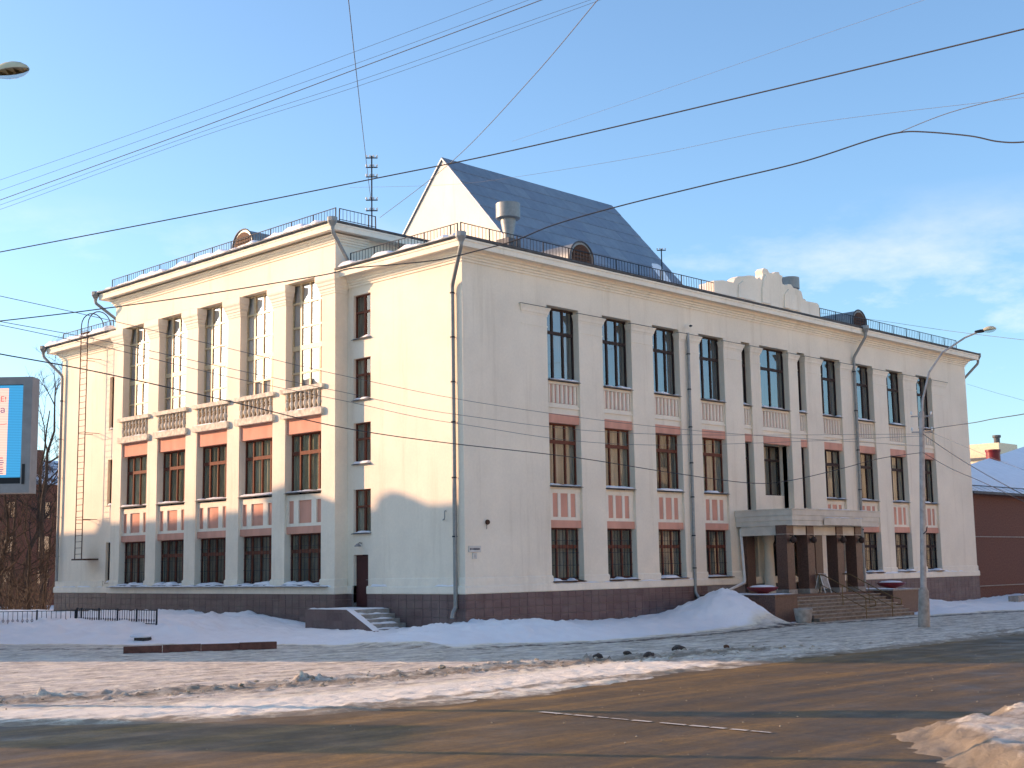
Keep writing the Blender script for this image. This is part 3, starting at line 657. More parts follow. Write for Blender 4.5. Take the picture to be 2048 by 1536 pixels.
# stage roof: gable wall, two slopes of metal sheets
GX0, GX1, RY, RZ, SLO = 14.46, 29.55, 16.75, 26.15, 1.12
yb = 8.2; zb = RZ - (RY - yb) * SLO
tri = lambda k: [(RY - (RY - yb) - k, zb - k * 0), (RY, RZ + k * SLO), (2 * RY - yb + k, zb)]
part(MB().prism([(yb, zb - 0.15), (RY, RZ - 0.15), (2 * RY - yb, zb - 0.15)], GX0, GX1 - 0.02, 'x'), "stage_gable_wall", TRIM)
slope = part(MB().add([(GX0 - 0.10, yb - 0.1, zb - 0.06), (GX1 + 0.05, yb - 0.1, zb - 0.06), (GX1 + 0.05, RY, RZ + 0.04), (GX0 - 0.10, RY, RZ + 0.04), (GX0 - 0.10, 2 * RY - yb + 0.1, zb - 0.06), (GX1 + 0.05, 2 * RY - yb + 0.1, zb - 0.06),
                       (GX0 - 0.10, yb - 0.1, zb - 0.16), (GX1 + 0.05, yb - 0.1, zb - 0.16), (GX1 + 0.05, RY, RZ - 0.07), (GX0 - 0.10, RY, RZ - 0.07), (GX0 - 0.10, 2 * RY - yb + 0.1, zb - 0.16), (GX1 + 0.05, 2 * RY - yb + 0.1, zb - 0.16)],
                      [(0, 1, 2, 3), (3, 2, 5, 4), (6, 9, 8, 7), (9, 10, 11, 8), (0, 3, 9, 6), (3, 4, 10, 9), (1, 7, 8, 2), (2, 8, 11, 5), (0, 6, 7, 1), (4, 5, 11, 10)]), "stage_roof", ROOFM)
ln = sqrt(1 + SLO * SLO) * (RY - yb + 0.1); nv, nu = 11, 9
ang = math.atan(SLO); sw, sh = (GX1 - GX0 + 0.15) / nu, ln / nv
def sheet_mesh(w, h):
    e = 0.012
    return mesh("roof_sheet", [(0.006, 0.006, 0), (w - 0.006, 0.006, 0), (w - 0.006, h - 0.006, 0), (0.006, h - 0.006, 0), (e, e, 0.028), (w - e, e, 0.030), (w - e, h - e, 0.012), (e, h - e, 0.012),
                               (0.0, 0.0, 0.028), (0.02, 0, 0.055), (0.02, h, 0.055), (0.0, h, 0.028)][:8],
                [(4, 5, 6, 7), (0, 1, 5, 4), (1, 2, 6, 5), (2, 3, 7, 6), (3, 0, 4, 7)], ROOFM)
sm1, smh = sheet_mesh(sw, sh), sheet_mesh(sw / 2, sh)
for j in range(nv):
    i = 0; x = GX0 - 0.10
    widths = [sw] * nu if j % 2 == 0 else [sw / 2] + [sw] * (nu - 1) + [sw / 2]
    for w in widths:
        t = j * sh; link("roof_sheet", sm1 if w == sw else smh, slope, (x, yb - 0.1 + t * cos(ang), zb - 0.055 + t * sin(ang)), (ang + random.gauss(0, 0.002), 0, 0)); x += w
snow_strip(lambda u, d, z: (GX1 - 2.6 + (u - 9.3) * 0.42 + d, u, zb + (u - yb) * SLO + 0.03 + z), 9.0, 13.2, -0.5, 0.6, 0.0, 0.10, slope, 4, 0.2, "snow_patch")
# railings on the roof edges
BARM = mesh("bar", *(lambda q: (q.v, q.f))(MB().box(-0.008, 0.008, -0.008, 0.008, 0, 0.50)), IRON)
POSTM = mesh("post", *(lambda q: (q.v, q.f))(MB().box(-0.020, 0.020, -0.020, 0.020, -0.16, 0.53)), IRON)
def railing(p, q, z, step=0.20, every=8, name="roof_railing", first=True, last=True, mat=IRON):
    p, q = Vector((*p, z)), Vector((*q, z)); n = max(2, int((q - p).length / step)); d = (q - p).normalized()
    b = MB(); s_ = Vector((-d.y, d.x, 0)) * 0.014
    pts = [p - s_, p + s_, q + s_, q - s_]
    b.add([(v.x, v.y, z + 0.50) for v in pts] + [(v.x, v.y, z + 0.53) for v in pts], [(0, 3, 2, 1), (4, 5, 6, 7), (0, 1, 5, 4), (1, 2, 6, 5), (2, 3, 7, 6), (3, 0, 4, 7)])
    r = part(b, name, mat)
    b = MB(); b.add([(v.x, v.y, z + 0.02) for v in pts] + [(v.x, v.y, z + 0.045) for v in pts], [(0, 3, 2, 1), (4, 5, 6, 7), (0, 1, 5, 4), (1, 2, 6, 5), (2, 3, 7, 6), (3, 0, 4, 7)])
    b.build("bottom_rail", mat, r)
    for i in range(n + 1):
        c = p + (q - p) * i / n
        if i % every == 0 or (i == n and last): link("post", POSTM, r, c, (0, random.gauss(0, 0.01), math.atan2(d.y, d.x)))
        else: link("bar", BARM, r, c, (random.gauss(0, 0.012), random.gauss(0, 0.012), math.atan2(d.y, d.x)))
    return r
railing((-0.26, -0.24), (17.0, -0.24), 15.84)
railing((26.55, -0.24), (42.6, -0.24), 15.84)
railing((-0.26, 6.75), (-0.26, -0.05), 15.84)
railing((-0.26, 33.0), (-0.26, 27.3), 15.84)
railing((-0.93, 26.3), (-0.93, 6.95), 17.80)
railing((-0.75, 6.93), (1.30, 6.93), 17.80)
# snow lying on the sunny eaves
snow_strip(lambda u, d, z: (d - 0.69, u, z), -0.5, 6.9, -0.16, 0.55, 15.68, 0.24, lib, 2, 0.15, "eave_snow")
snow_strip(lambda u, d, z: (d - 0.69, u, z), 27.1, 34.1, -0.20, 0.55, 15.68, 0.34, lib, 3, 0.15, "eave_snow")
snow_strip(lambda u, d, z: (d - 1.38, u, z), 6.9, 26.8, -0.20, 0.5, 17.62, 0.30, lib, 5, 0.15, "eave_snow")
snow_strip(lambda u, d, z: (u, d - 0.69, z), 15.5, 19.5, -0.04, 0.5, 15.70, 0.07, lib, 6, 0.2, "eave_snow")
snow_strip(TL, 7.4, 26.1, -0.09, -0.045, 1.97, 0.07, lib, 9, 0.2, "ledge_snow")
snow_strip(lambda u, d, z: (d, u, z), 0.1, 1.7, -0.10, -0.047, 1.965, 0.10, lib, 10, 0.1, "ledge_snow")
snow_strip(lambda u, d, z: (d, u, z), 4.6, 5.65, -0.10, -0.047, 1.965, 0.10, lib, 11, 0.1, "ledge_snow")
snow_strip(lambda u, d, z: (d, u, z), 28.0, 33.4, -0.10, -0.047, 1.965, 0.08, lib, 12, 0.2, "ledge_snow")
snow_strip(TR, 5.0, 15.0, -0.10, -0.047, 1.965, 0.07, lib, 13, 0.2, "ledge_snow")
snow_strip(TR, 28.0, 42.0, -0.10, -0.047, 1.965, 0.11, lib, 14, 0.2, "ledge_snow")

# ---- bays of the street front
def ribs(T, a0, a1, z0, z1, n, d, parent, key):
    w = (a1 - a0) / n; rm = MB(T if False else None)
    q = MB((lambda a, b, c: (a, b, c)) if key == 'R' else (lambda a, b, c: (b, a, c)))
    hw = w * 0.27; pts = [(-hw, 0), (hw, 0)]; h = z1 - z0
    pts += [(hw, h)] + [(-hw, h)]
    q.prism([(-hw, 0), (hw, 0), (hw, h), (-hw, h)], 0, 0.07, 'y')
    # bevelled rib front
    q2 = MB(q.T); q2.add([(-hw, 0.07, 0), (hw, 0.07, 0), (hw, 0.07, h), (-hw, 0.07, h), (-hw * 0.6, 0, 0.02), (hw * 0.6, 0, 0.02), (hw * 0.6, 0, h - 0.02), (-hw * 0.6, 0, h - 0.02)],
                         [(4, 5, 6, 7), (0, 1, 5, 4), (1, 2, 6, 5), (2, 3, 7, 6), (3, 0, 4, 7)])
    me = mesh("rib", q2.v, q2.f, TRIM)
    for i in range(n): link("rib", me, parent, T(a0 + w * (i + 0.5), d, z0))
def spandrel_low(T, key, a0, a1, dz, z0=4.60, z1=6.0, dband=0.10, dpan=0.21, dfr=0.14):
    """cream frame with three salmon panels, salmon lintel band below"""
    w = a1 - a0; c = (a0 + a1) / 2; k = w / 2.02
    hs = [(c - 0.72 * k, c - 0.40 * k), (c - 0.23 * k, c + 0.23 * k), (c + 0.40 * k, c + 0.72 * k)] if key == 'R' else [(a0 + 0.12, a0 + 0.50), (c - 0.47, c + 0.47), (a1 - 0.50, a1 - 0.12)]
    fr = MB(T).plate(a0, a1, z0, z1, [(h[0], h[1], 4.74, 5.74) for h in hs], dfr, 0.32).build("spandrel", TRIM, lib)
    for h in hs: MB(T).box(h[0] - 0.01, h[1] + 0.01, dpan - 0.035, 0.30, 4.735, 5.745).build("panel", PINK, fr)
    MB(T).box(a0, a1, dband, 0.33, 4.285, 4.60).build("lintel_band", PINK, fr)
    MB(T).box(a0 + 0.005, a1 - 0.005, dband + 0.012, 0.2, 5.80, 5.90).build("moulding", TRIM, fr)
for k, (a0, a1) in enumerate(RB):
    w = a1 - a0; c = (a0 + a1) / 2; narrow = w < 1; mid = 2.5 < w
    cols = [] if narrow else [(a0 + w * 0.335, 0.035), (a0 + w * 0.665, 0.035)]
    # third storey
    window(TR, 'R', a0, a1, 10.58, 13.70, 0.32, [(p, 0.05) for p, _ in cols] if not mid else [(a0 + w * 0.5, 0.05)], [(12.63, 0.07)], DARKF, GLASSR, SHADE, -0.05, seed=k, bar=0.07)
    fp = part(MB(TR).plate(a0, a1, 9.10, 10.50, [(a0 + 0.05, a1 - 0.05, 9.56, 10.38)], 0.11, 0.33), "fluted_panel", TRIM)
    MB(TR).box(a0 + 0.045, a1 - 0.045, 0.185, 0.31, 9.555, 10.385).build("panel", FLUTE, fp)
    ribs(TR, a0 + 0.05, a1 - 0.05, 9.565, 10.375, 3 if narrow else (9 if mid else 7), 0.105, fp, 'R')
    MB(TR).box(a0 + 0.004, a1 - 0.004, 0.05, 0.2, 9.36, 9.44).build("moulding", TRIM, fp)
    MB(TR).box(a0, a1, 0.09, 0.34, 8.71, 9.098).build("lintel_band", PINK, fp)
    if narrow:
        window(TR, 'R', a0, a1, 5.3, 8.70, 0.32, [], [(7.9, 0.05)], DARKF, GLASS, CURT, None, seed=30 + k)
        window(TR, 'R', a0, a1, 2.15, 5.0, 0.32, [], [(4.0, 0.05)], DARKF, GLASS, CURT, None, seed=50 + k)
        part(MB(TR).box(a0, a1, 0.12, 0.4, 5.0, 5.3), "spandrel", TRIM); continue
    if mid:
        part(MB(TR).plate(a0 - 0.3, a1 + 0.3, 5.0, 9.3, [(a0, a1, 5.25, 8.70)], 0.34, 0.86), "loggia_reveal", CREAM)
        part(MB(TR).box(a0, a1, 0.60, 0.9, 5.25, 6.12), "loggia_parapet", TRIM)
        window(TR, 'R', a0, a1, 6.125, 8.70, 0.80, [(c - 0.45, 0.04), (c + 0.45, 0.04)], [(7.95, 0.05)], DARKF, GLASS, CURT, None, seed=77)
        part(MB(TR).box(a0, a1, 0.12, 0.34, 4.4, 5.24), "spandrel", TRIM)
        continue
    window(TR, 'R', a0, a1, 6.08, 8.70, 0.31, cols, [(7.93, 0.075)], WOOD if k < 4 else DARKF, GLASS, CURT, -0.05, seed=10 + k)
    spandrel_low(TR, 'R', a0, a1, 0)
    w1 = window(TR, 'R', a0, a1, 2.14, 4.28, 0.31, cols, [(3.50, 0.075)], WOOD if k < 4 else DARKF, GLASS, CURT, None, seed=20 + k)
    # iron burglar grille
    g = MB(TR)
    for i in range(9): x = a0 + w * (i + 0.5) / 9; g.box(x - 0.008, x + 0.008, 0.275, 0.289, 2.14, 4.25)
    for z in (2.2, 2.72, 3.24, 3.76, 4.2): g.box(a0 + 0.01, a1 - 0.01, 0.262, 0.275, z - 0.009, z + 0.009)
    tag(g.build("grille", IRON, w1), kind="stuff")
    MB(TR).add([(a0, -0.16, 2.03), (a1, -0.16, 2.03), (a1, 0.33, 2.10), (a0, 0.33, 2.10), (a0, -0.16, 2.05), (a1, -0.16, 2.05), (a1, 0.33, 2.13), (a0, 0.33, 2.13)],
               [(0, 3, 2, 1), (4, 5, 6, 7), (0, 1, 5, 4), (1, 2, 6, 5), (2, 3, 7, 6), (3, 0, 4, 7)]).build("sill", RUST, w1)
    snow_strip(TR, a0 + 0.03, a1 - (0.6 if k == 0 else 0.03), -0.15, 0.24, 2.07, 0.13, w1, 40 + k)
# ---- bays of the sunny front
RAILM = [(10.62, -0.10)]
bm_ = MB(); bm_.lathe([(0.085, 0), (0.085, 0.05), (0.055, 0.075), (0.05, 0.11), (0.085, 0.20), (0.105, 0.28), (0.095, 0.36), (0.06, 0.43), (0.048, 0.47), (0.075, 0.49), (0.075, 0.52), (0.046, 0.54), (0.06, 0.60), (0.088, 0.66), (0.075, 0.73), (0.05, 0.77), (0.085, 0.79), (0.085, 0.83)], 0, 0, 12)
BALM = mesh("baluster", bm_.v, bm_.f, BALU, 50)
for k, (a0, a1) in enumerate(LB):
    w = a1 - a0; c = (a0 + a1) / 2
    cols = lambda hw, hc: [(a0 + 0.63, hw), (c, hc), (a1 - 0.63, hw)]
    window(TL, 'L', a0, a1, 9.72, 15.56, 0.37, cols(0.075, 0.05), [(10.35, 0.045), (11.47, 0.045), (12.61, 0.11), (13.55, 0.05), (14.67, 0.05)], OCHRE, GLASSC, BLIND, None, seed=60 + k, cdep=0.11, amp=0.015)
    bl = part(MB(TL).prism([(a0 - 0.15, 9.41), (a1 + 0.15, 9.41), (a1 + 0.20, 9.47), (a1 + 0.20, 9.62), (a1 + 0.14, 9.72), (a0 - 0.14, 9.72), (a0 - 0.20, 9.62), (a0 - 0.20, 9.47)], -0.17, 0.20, 'y'), "balustrade", BALU)
    MB(TL).prism([(a0 - 0.22, 10.55), (a1 + 0.22, 10.55), (a1 + 0.26, 10.60), (a1 + 0.26, 10.68), (a1 + 0.20, 10.74), (a0 - 0.20, 10.74), (a0 - 0.26, 10.68), (a0 - 0.26, 10.60)], -0.17, 0.17, 'y').build("top_rail", BALU, bl)
    for i in range(8): link("baluster", BALM, bl, TL(a0 + w * (i + 0.5) / 8, 0.0, 9.72), (0, 0, random.uniform(0, 1)))
    snow_strip(TL, a0 - 0.15, a1 + 0.15, -0.16, 0.14, 10.735, 0.035, bl, 80 + k); snow_strip(TL, a0 - 0.1, a1 + 0.1, -0.165, -0.08, 9.69, 0.07, bl, 90 + k)
    part(MB(TL).box(a0, a1, 0.10, 0.45, 8.71, 9.70), "lintel_band", PINK)
    window(TL, 'L', a0, a1, 6.10, 8.70, 0.37, cols(0.05, 0.03), [(7.86, 0.08)], WOOD, GLASS, CURTG, -0.04, seed=100 + k, sillz=6.13, cdep=0.16)
    spandrel_low(TL, 'L', a0, a1, 0, dband=0.11, dpan=0.23, dfr=0.13)
    w1 = window(TL, 'L', a0, a1, 2.16, 4.28, 0.35, cols(0.05, 0.03), [(3.52, 0.08)], WOOD, GLASS, CURT, None, seed=110 + k)
    g = MB(TL)
    for i in range(11): x = a0 + w * (i + 0.5) / 11; g.box(x - 0.007, x + 0.007, 0.315, 0.328, 2.14, 4.25)
    for z in (2.2, 2.72, 3.24, 3.76, 4.2): g.box(a0 + 0.01, a1 - 0.01, 0.303, 0.315, z - 0.007, z + 0.007)
    tag(g.build("grille", IRON, w1), kind="stuff")
    MB(TL).add([(a0, -0.16, 2.03), (a1, -0.16, 2.03), (a1, 0.36, 2.10), (a0, 0.36, 2.10), (a0, -0.16, 2.05), (a1, -0.16, 2.05), (a1, 0.36, 2.13), (a0, 0.36, 2.13)],
               [(0, 3, 2, 1), (4, 5, 6, 7), (0, 1, 5, 4), (1, 2, 6, 5), (2, 3, 7, 6), (3, 0, 4, 7)]).build("sill", EAVE, w1)
    snow_strip(TL, a0 + 0.03, a1 - 0.03, -0.15, 0.28, 2.07, 0.16, w1, 120 + k)
part(MB(TL).box(7.6, 26.0, -0.30, -0.02, 1.975, 1.995), "ledge_flashing", EAVE)
snow_strip(TL, 7.65, 25.95, -0.29, -0.03, 1.99, 0.10, lib, 130, 0.15, "ledge_snow")
# ---- wings
for k, (a0, a1, z0, z1) in enumerate(WW):
    window(TW, 'L', a0, a1, z0, z1, 0.13, [(a0 + 0.55, 0.05)], [(z0 + (z1 - z0) * 0.60, 0.045)], WOOD, GLASS, CURT, -0.12, seed=140 + k)
for k, (a0, a1, z0, z1) in enumerate(SL):
    window(TW, 'L', a0, a1, z0, z1, 0.16, [((a0 + a1) / 2, 0.05)], [(z0 + (z1 - z0) * 0.66, 0.05)], DARKF, GLASS, CURT, -0.03, seed=150 + k)
dr = part(MB(TW).box(5.9, 6.88, 0.16, 0.24, 1.12, 3.28), "side_door", DOORM)
MB(TW).box(6.05, 6.75, 0.145, 0.165, 2.35, 3.1).build("door_panel", DOORM, dr); MB(TW).box(6.05, 6.75, 0.145, 0.165, 1.3, 2.2).build("door_panel", DOORM, dr)
MB(TW).tube([(6.02, 0.16, 2.25), (6.02, 0.08, 2.25), (6.14, 0.08, 2.25)], 0.012).build("handle", METAL, dr)
part(MB(TW).box(5.9, 6.88, 0.0, 0.5, 0.9, 1.115), "door_threshold", CONC)

# ---- roof furniture that belongs to the building
def dormer(T, a, d0, zb, hw, h, length, name="roof_dormer"):
    n = 12; arc = [(a + hw, zb), *[(a + hw * cos(pi * i / n), zb + h * 0.35 + h * 0.65 * sin(pi * i / n)) for i in range(n + 1)], (a - hw, zb)]
    o = part(MB(T).prism(arc, d0, d0 + length, 'y'), name, METAL, 40)
    ins = [(a + (x - a) * 0.86, zb + (z - zb) * 0.90 + 0.02) for x, z in arc]
    MB(T).prism(ins, d0 - 0.03, d0 + 0.05, 'y').build("dormer_face", RUST, o)
    for i in range(5): z = zb + 0.12 + i * h * 0.13; MB(T).box(a - hw * 0.62, a + hw * 0.62, d0 - 0.07, d0 - 0.025, z, z + 0.04).build("slat", DARKF, o)
    edge = [(a + (x - a) * 1.03, zb + (z - zb) * 1.03) for x, z in arc]
    q = MB(T); q.tube([(x, d0 - 0.02, z) for x, z in edge], 0.04, 6).build("dormer_edge", EAVE, o, 50)
dormer(TR, 8.60, 1.15, 16.05, 0.78, 1.22, 3.6)
dormer(TR, 33.2, 1.15, 16.05, 0.78, 1.22, 3.6)
dormer(TW, 16.75, 0.9, 18.25, 0.85, 1.28, 3.0)
def vent(x, y, zbase, z0, z1, r):
    o = part(MB().lathe([(r * 0.45, zbase), (r * 0.42, z0 - 0.75), (r * 0.62, z0 - 0.15), (r * 0.62, z0 + 0.1)], x, y, 20), "roof_ventilator", METAL, 40)
    MB().lathe([(r * 0.9, z0), (r, z0 + 0.04), (r, z1), (r * 0.93, z1), (r * 0.93, z1 - 0.1), (r * 0.2, z1 - 0.15)], x, y, 24).build("ventilator_drum", METAL, o, 40)
    MB().box(x - r * 0.7, x + r * 0.7, y - r * 0.7, y + r * 0.7, zbase - 0.4, z0 - 1.0).build("ventilator_base", EAVE, o)
vent(7.80, 5.0, 16.9, 18.98, 19.72, 0.58)
vent(30.45, 4.0, 17.0, 18.60, 19.30, 0.55)
# plaster emblem on the parapet over the entrance
out = [(16.80, 15.75), (16.78, 16.45), (17.55, 16.58), (18.45, 16.60), (18.57, 16.81), (18.9, 16.98), (19.28, 17.04), (19.8, 17.16), (20.27, 17.21), (20.55, 17.08), (20.78, 17.22), (20.98, 17.10), (21.10, 17.40), (21.05, 17.60), (21.25, 17.76), (21.55, 17.74), (21.72, 17.58), (22.05, 17.60), (22.30, 17.72),
       (22.62, 17.76), (22.70, 17.62), (22.96, 17.60), (22.86, 17.36), (22.92, 17.16), (23.26, 17.14), (23.45, 17.24), (23.74, 17.26), (23.95, 17.10), (24.25, 17.10), (24.70, 17.02), (24.80, 16.80), (24.88, 16.58), (25.02, 16.66), (25.15, 16.55), (26.25, 16.58), (26.45, 16.48), (26.45, 15.75)]
emb = part(MB(TR).prism(out, -0.28, 0.16, 'y'), "plaster_emblem", TRIM)
for pts, d in (([(20.85, 15.9), (20.9, 16.6), (21.05, 17.1), (21.3, 17.45), (21.62, 17.35), (21.7, 16.7), (21.65, 15.9)], .10), ([(18.75, 15.9), (18.85, 16.55), (19.25, 16.8), (19.85, 16.85), (20.2, 16.5), (20.3, 15.9)], .07), ([(22.9, 15.9), (23.0, 16.6), (23.4, 16.95), (23.8, 16.75), (24.3, 16.7), (24.5, 15.9)], .08)):
    MB(TR).prism(pts, -0.28 - d, -0.2, 'y').build("relief_block", TRIM, emb)
part(MB().box(16.86, 17.2, 0.16, 0.7, 15.8, 16.42), "emblem_pier", WHITEP)
# drainpipes
def drainpipe(pts, r=0.075, hopper=None, brackets=(), mat=METAL, T=TR, wall_dir=(0, 1, 0)):
    o = part(MB().tube(pts, r, 10), "drainpipe", mat, 50)
    if hopper:
        x, y, z = hopper
        MB().lathe([(r * 1.05, z - 0.42), (r * 1.2, z - 0.30), (0.22, z - 0.08), (0.22, z + 0.10), (0.19, z + 0.10), (0.05, z - 0.1)], x, y, 8).build("hopper", mat, o)
    for (x, y, z) in brackets:
        MB().lathe([(r + 0.002, z - 0.03), (r + 0.014, z - 0.03), (r + 0.014, z + 0.03), (r + 0.002, z + 0.03)], x, y, 10).build("collar", IRON, o)
        w_ = Vector(wall_dir) * 0.2; MB().tube([(x, y, z), (x + w_.x, y + w_.y, z)], 0.012, 5).build("bracket", IRON, o)
def bend(*p):
    """round the corners of a pipe run"""
    p = [Vector(q) for q in p]; out = [p[0]]
    for a, b, c in zip(p, p[1:], p[2:]):
        r = min(0.16, (b - a).length / 3, (c - b).length / 3); A = b + (a - b).normalized() * r; C_ = b + (c - b).normalized() * r
        for t in (0, 0.33, 0.67, 1): out.append((1 - t) ** 2 * A + 2 * t * (1 - t) * b + t * t * C_)
    return [tuple(q) for q in out + [p[-1]]]
drainpipe(bend((-0.80, -0.80, 15.45), (-0.80, -0.80, 15.2), (-0.15, 0.42, 13.9), (-0.15, 0.40, 1.15), (-0.34, 0.36, 0.95), (-0.40, 0.34, 0.75)), 0.085, (-0.80, -0.80, 15.66), [(-0.15, 0.42, z) for z in (13.6, 11.8, 10.0, 8.4, 6.2, 3.9)], wall_dir=(1, 0, 0))
drainpipe(bend((14.70, -0.13, 13.62), (14.60, -0.13, 1.35), (14.60, -0.35, 1.1)), 0.075, None, [(14.70 - 0.008 * (13.6 - z), -0.13, z) for z in (12.6, 10.9, 9.1, 7.4, 5.8, 4.0, 2.5)])
drainpipe(bend((30.35, -0.80, 15.45), (30.35, -0.80, 15.15), (30.08, -0.13, 14.0), (30.0, -0.13, 0.9)), 0.08, (30.35, -0.80, 15.66), [(30.04, -0.13, z) for z in (13.2, 11.0, 8.8, 6.6, 4.4)])
drainpipe(bend((LEN + 0.80, -0.55, 15.45), (LEN + 0.80, -0.55, 15.1), (LEN + 0.16, 0.3, 14.0), (LEN + 0.16, 0.3, 1.2)), 0.08, (LEN + 0.80, -0.55, 15.62), wall_dir=(-1, 0, 0))
drainpipe(bend((-0.80, WID + 0.80, 15.45), (-0.80, WID + 0.80, 15.15), (-0.15, 33.2, 13.95), (-0.15, 33.15, 2.3)), 0.08, (-0.80, WID + 0.80, 15.66), [(-0.15, 33.2, z) for z in (12.5, 10.3, 8.1, 5.9, 3.7)], wall_dir=(1, 0, 0))
drainpipe(bend((-1.48, Y0 - 0.80, 17.40), (-1.48, Y0 - 0.80, 17.1), (-0.10, Y0 - 0.25, 15.95)), 0.08, (-1.48, Y0 - 0.80, 17.60))
drainpipe(bend((-1.48, Y1 + 0.80, 17.40), (-1.48, Y1 + 0.80, 17.1), (-0.55, Y1 + 0.15, 16.2), (-0.40, Y1 + 0.15, 15.8)), 0.08, (-1.48, Y1 + 0.80, 17.60))
drainpipe(bend((18.35, -0.18, 4.35), (18.55, -0.18, 1.75), (17.2, -0.25, 1.45), (15.6, -0.35, 1.0)), 0.07, None, mat=WHITEP)
# ------------------------------------------------------------------ entrance porch
por = thing("entrance_porch", "brown granite entrance porch with columns, cream canopy and wide steps", "porch", (21.5, -2.0, 0.0))
CAN = plain("canopy_cladding", (0.62, 0.57, 0.49), 0.6, var=0.10, scale=2)
cx0, cx1, cy = 18.15, 26.35, -3.27
def canopy_path(o): return [(cx0 - o, -0.02), (cx0 - o, cy - o), (cx1 + o, cy - o), (cx1 + o, -0.02)]
can = MB().sweep([(-0.5, 4.42), (-0.06, 4.42), (-0.06, 4.66), (-0.03, 4.665), (-0.03, 4.90), (0.0, 4.905), (0.0, 5.16), (0.04, 5.165), (0.04, 5.22), (-0.5, 5.22)], canopy_path).build("canopy", CAN, por)
MB().box(cx0 + 0.3, cx1 - 0.3, cy + 0.3, -0.03, 4.50, 4.70).build("canopy_ceiling", CAN, por)
MB().box(cx0 + 0.2, cx1 - 0.2, cy + 0.2, -0.03, 5.10, 5.20).build("canopy_deck", EAVE, por)
MB().prism([(21.3, cy - 0.16), (24.1, cy - 0.16), (24.5, cy - 0.02), (20.9, cy - 0.02)], 4.45, 4.80, 'z').build("fascia_board", CAN, por)
snow_strip(lambda u, d, z: (u, cy + d, z), 21.0, 24.4, -0.16, -0.02, 4.795, 0.05, por, 3)
snow_strip(lambda u, d, z: (u, cy + d, z), 18.4, 26.1, 0.0, 1.2, 5.20, 0.08, por, 4, 0.3)
for x in (18.12, 19.92, 22.62, 24.42):
    c = MB().box(x, x + 0.60, cy + 0.35, cy + 0.95, 1.2, 4.44).build("column", GRANITE, por)
    MB().box(x - 0.06, x + 0.66, cy + 0.29, cy + 1.01, 1.2, 1.42).build("column_base", CONC, c)
    MB().box(x - 0.01, x + 0.61, cy + 0.34, cy + 0.96, 4.0, 4.03).build("joint_band", CONC, c)
    q = MB(); q.lathe([(0.03, 3.58), (0.12, 3.62), (0.16, 3.74), (0.12, 3.86), (0.05, 3.90)], x + 0.30, cy + 0.18, 12); q.build("globe_lamp", DARKF, c, 50)
    MB().tube([(x + 0.30, cy + 0.36, 3.95), (x + 0.30, cy + 0.18, 3.92)], 0.025, 6).build("lamp_arm", IRON, c)
MB().box(18.75, 19.45, -0.22, -0.01, 1.2, 4.44).build("wall_pilaster", GRANITE, por)
MB().box(25.0, 25.7, -0.22, -0.01, 1.2, 4.44).build("wall_pilaster", GRANITE, por)
MB().box(cx0 + 0.62, cx1 - 1.2, cy + 0.42, cy + 0.80, 3.98, 4.46).build("beam", CAN, por)
MB().box(cx0 + 0.12, cx0 + 0.45, cy + 0.97, -0.25, 3.98, 4.46).build("side_beam", CAN, por)
MB().lathe([(0.36, 1.2), (0.36, 1.42), (0.30, 1.5), (0.27, 1.6), (0.23, 3.6), (0.3, 3.8), (0.3, 4.44)], 20.35, -0.42, 18).build("round_column", TRIM, por, 40)
MB().lathe([(0.36, 1.2), (0.36, 1.42), (0.30, 1.5), (0.27, 1.6), (0.23, 3.6), (0.3, 3.8), (0.3, 4.44)], 24.1, -0.42, 18).build("round_column", TRIM, por, 40)
dd = MB().plate(20.95, 23.5, 1.2, 4.3, [(21.1, 22.15, 1.35, 3.5), (22.3, 23.35, 1.35, 3.5), (21.1, 23.35, 3.62, 4.15)], -0.10, -0.02).build("entrance_door", DARKF, por)
for a, b, z0, z1 in ((21.1, 22.15, 1.35, 3.5), (22.3, 23.35, 1.35, 3.5), (21.1, 23.35, 3.62, 4.15)): MB().box(a - 0.01, b + 0.01, -0.07, -0.055, z0 - 0.01, z1 + 0.01).build("pane", GLASS, dd)
for x in (22.05, 22.40): MB().tube([(x, -0.11, 2.1), (x, -0.18, 2.15), (x, -0.18, 2.75), (x, -0.11, 2.8)], 0.018, 6).build("handle", METAL, dd)
MB().box(cx0 - 0.2, cx1 + 0.2, cy - 0.05, -0.055, 0.0, 1.2).build("podium", GRANITE, por)
for x0, x1 in ((14.75, 16.55), (25.3, 27.9)):
    ch = MB().box(x0, x1, -4.35, -0.13, -0.1, 1.20).build("cheek_wall", GRANITE, por)
    MB().box(x0 - 0.06, x1 + 0.06, -4.41, -0.12, 1.20, 1.27).build("coping", CONC if x0 > 20 else GRANITE, ch)
    snow_strip(lambda u, d, z: (u, d, z), x0, x1, -4.3, -1.2, 1.265, 0.06, ch, int(x0), 0.2)
MB().box(16.55, cx0 - 0.2, -3.3, -0.13, 0, 1.2).build("podium_link", GRANITE, por)
STEP = plain("stone_step", (0.20, 0.165, 0.135), 0.75, var=0.35, scale=4, bump=0.3, bscale=20)
TREAD = plain("worn_tread", (0.30, 0.27, 0.235), 0.7, var=0.4, scale=3)
for i in range(8):
    z1 = 1.2 - 0.15 * (i + 1) + 0.15 - 0.15; y1 = cy - 0.05 - 0.30 * i
    s_ = MB().box(16.56, 25.29, y1 - 0.32, y1, z1 - 0.16, z1 if i else 1.05).build("step", STEP, por)
    MB().box(16.54, 25.31, y1 - 0.36, y1 - 0.02 if i else y1 + 0.0, (z1 if i else 1.05) + 0.001, (z1 if i else 1.05) + 0.035).build("tread", TREAD, s_)
HAND = plain("brassy_handrail", (0.20, 0.13, 0.06), 0.4, 0.5, var=0.3)
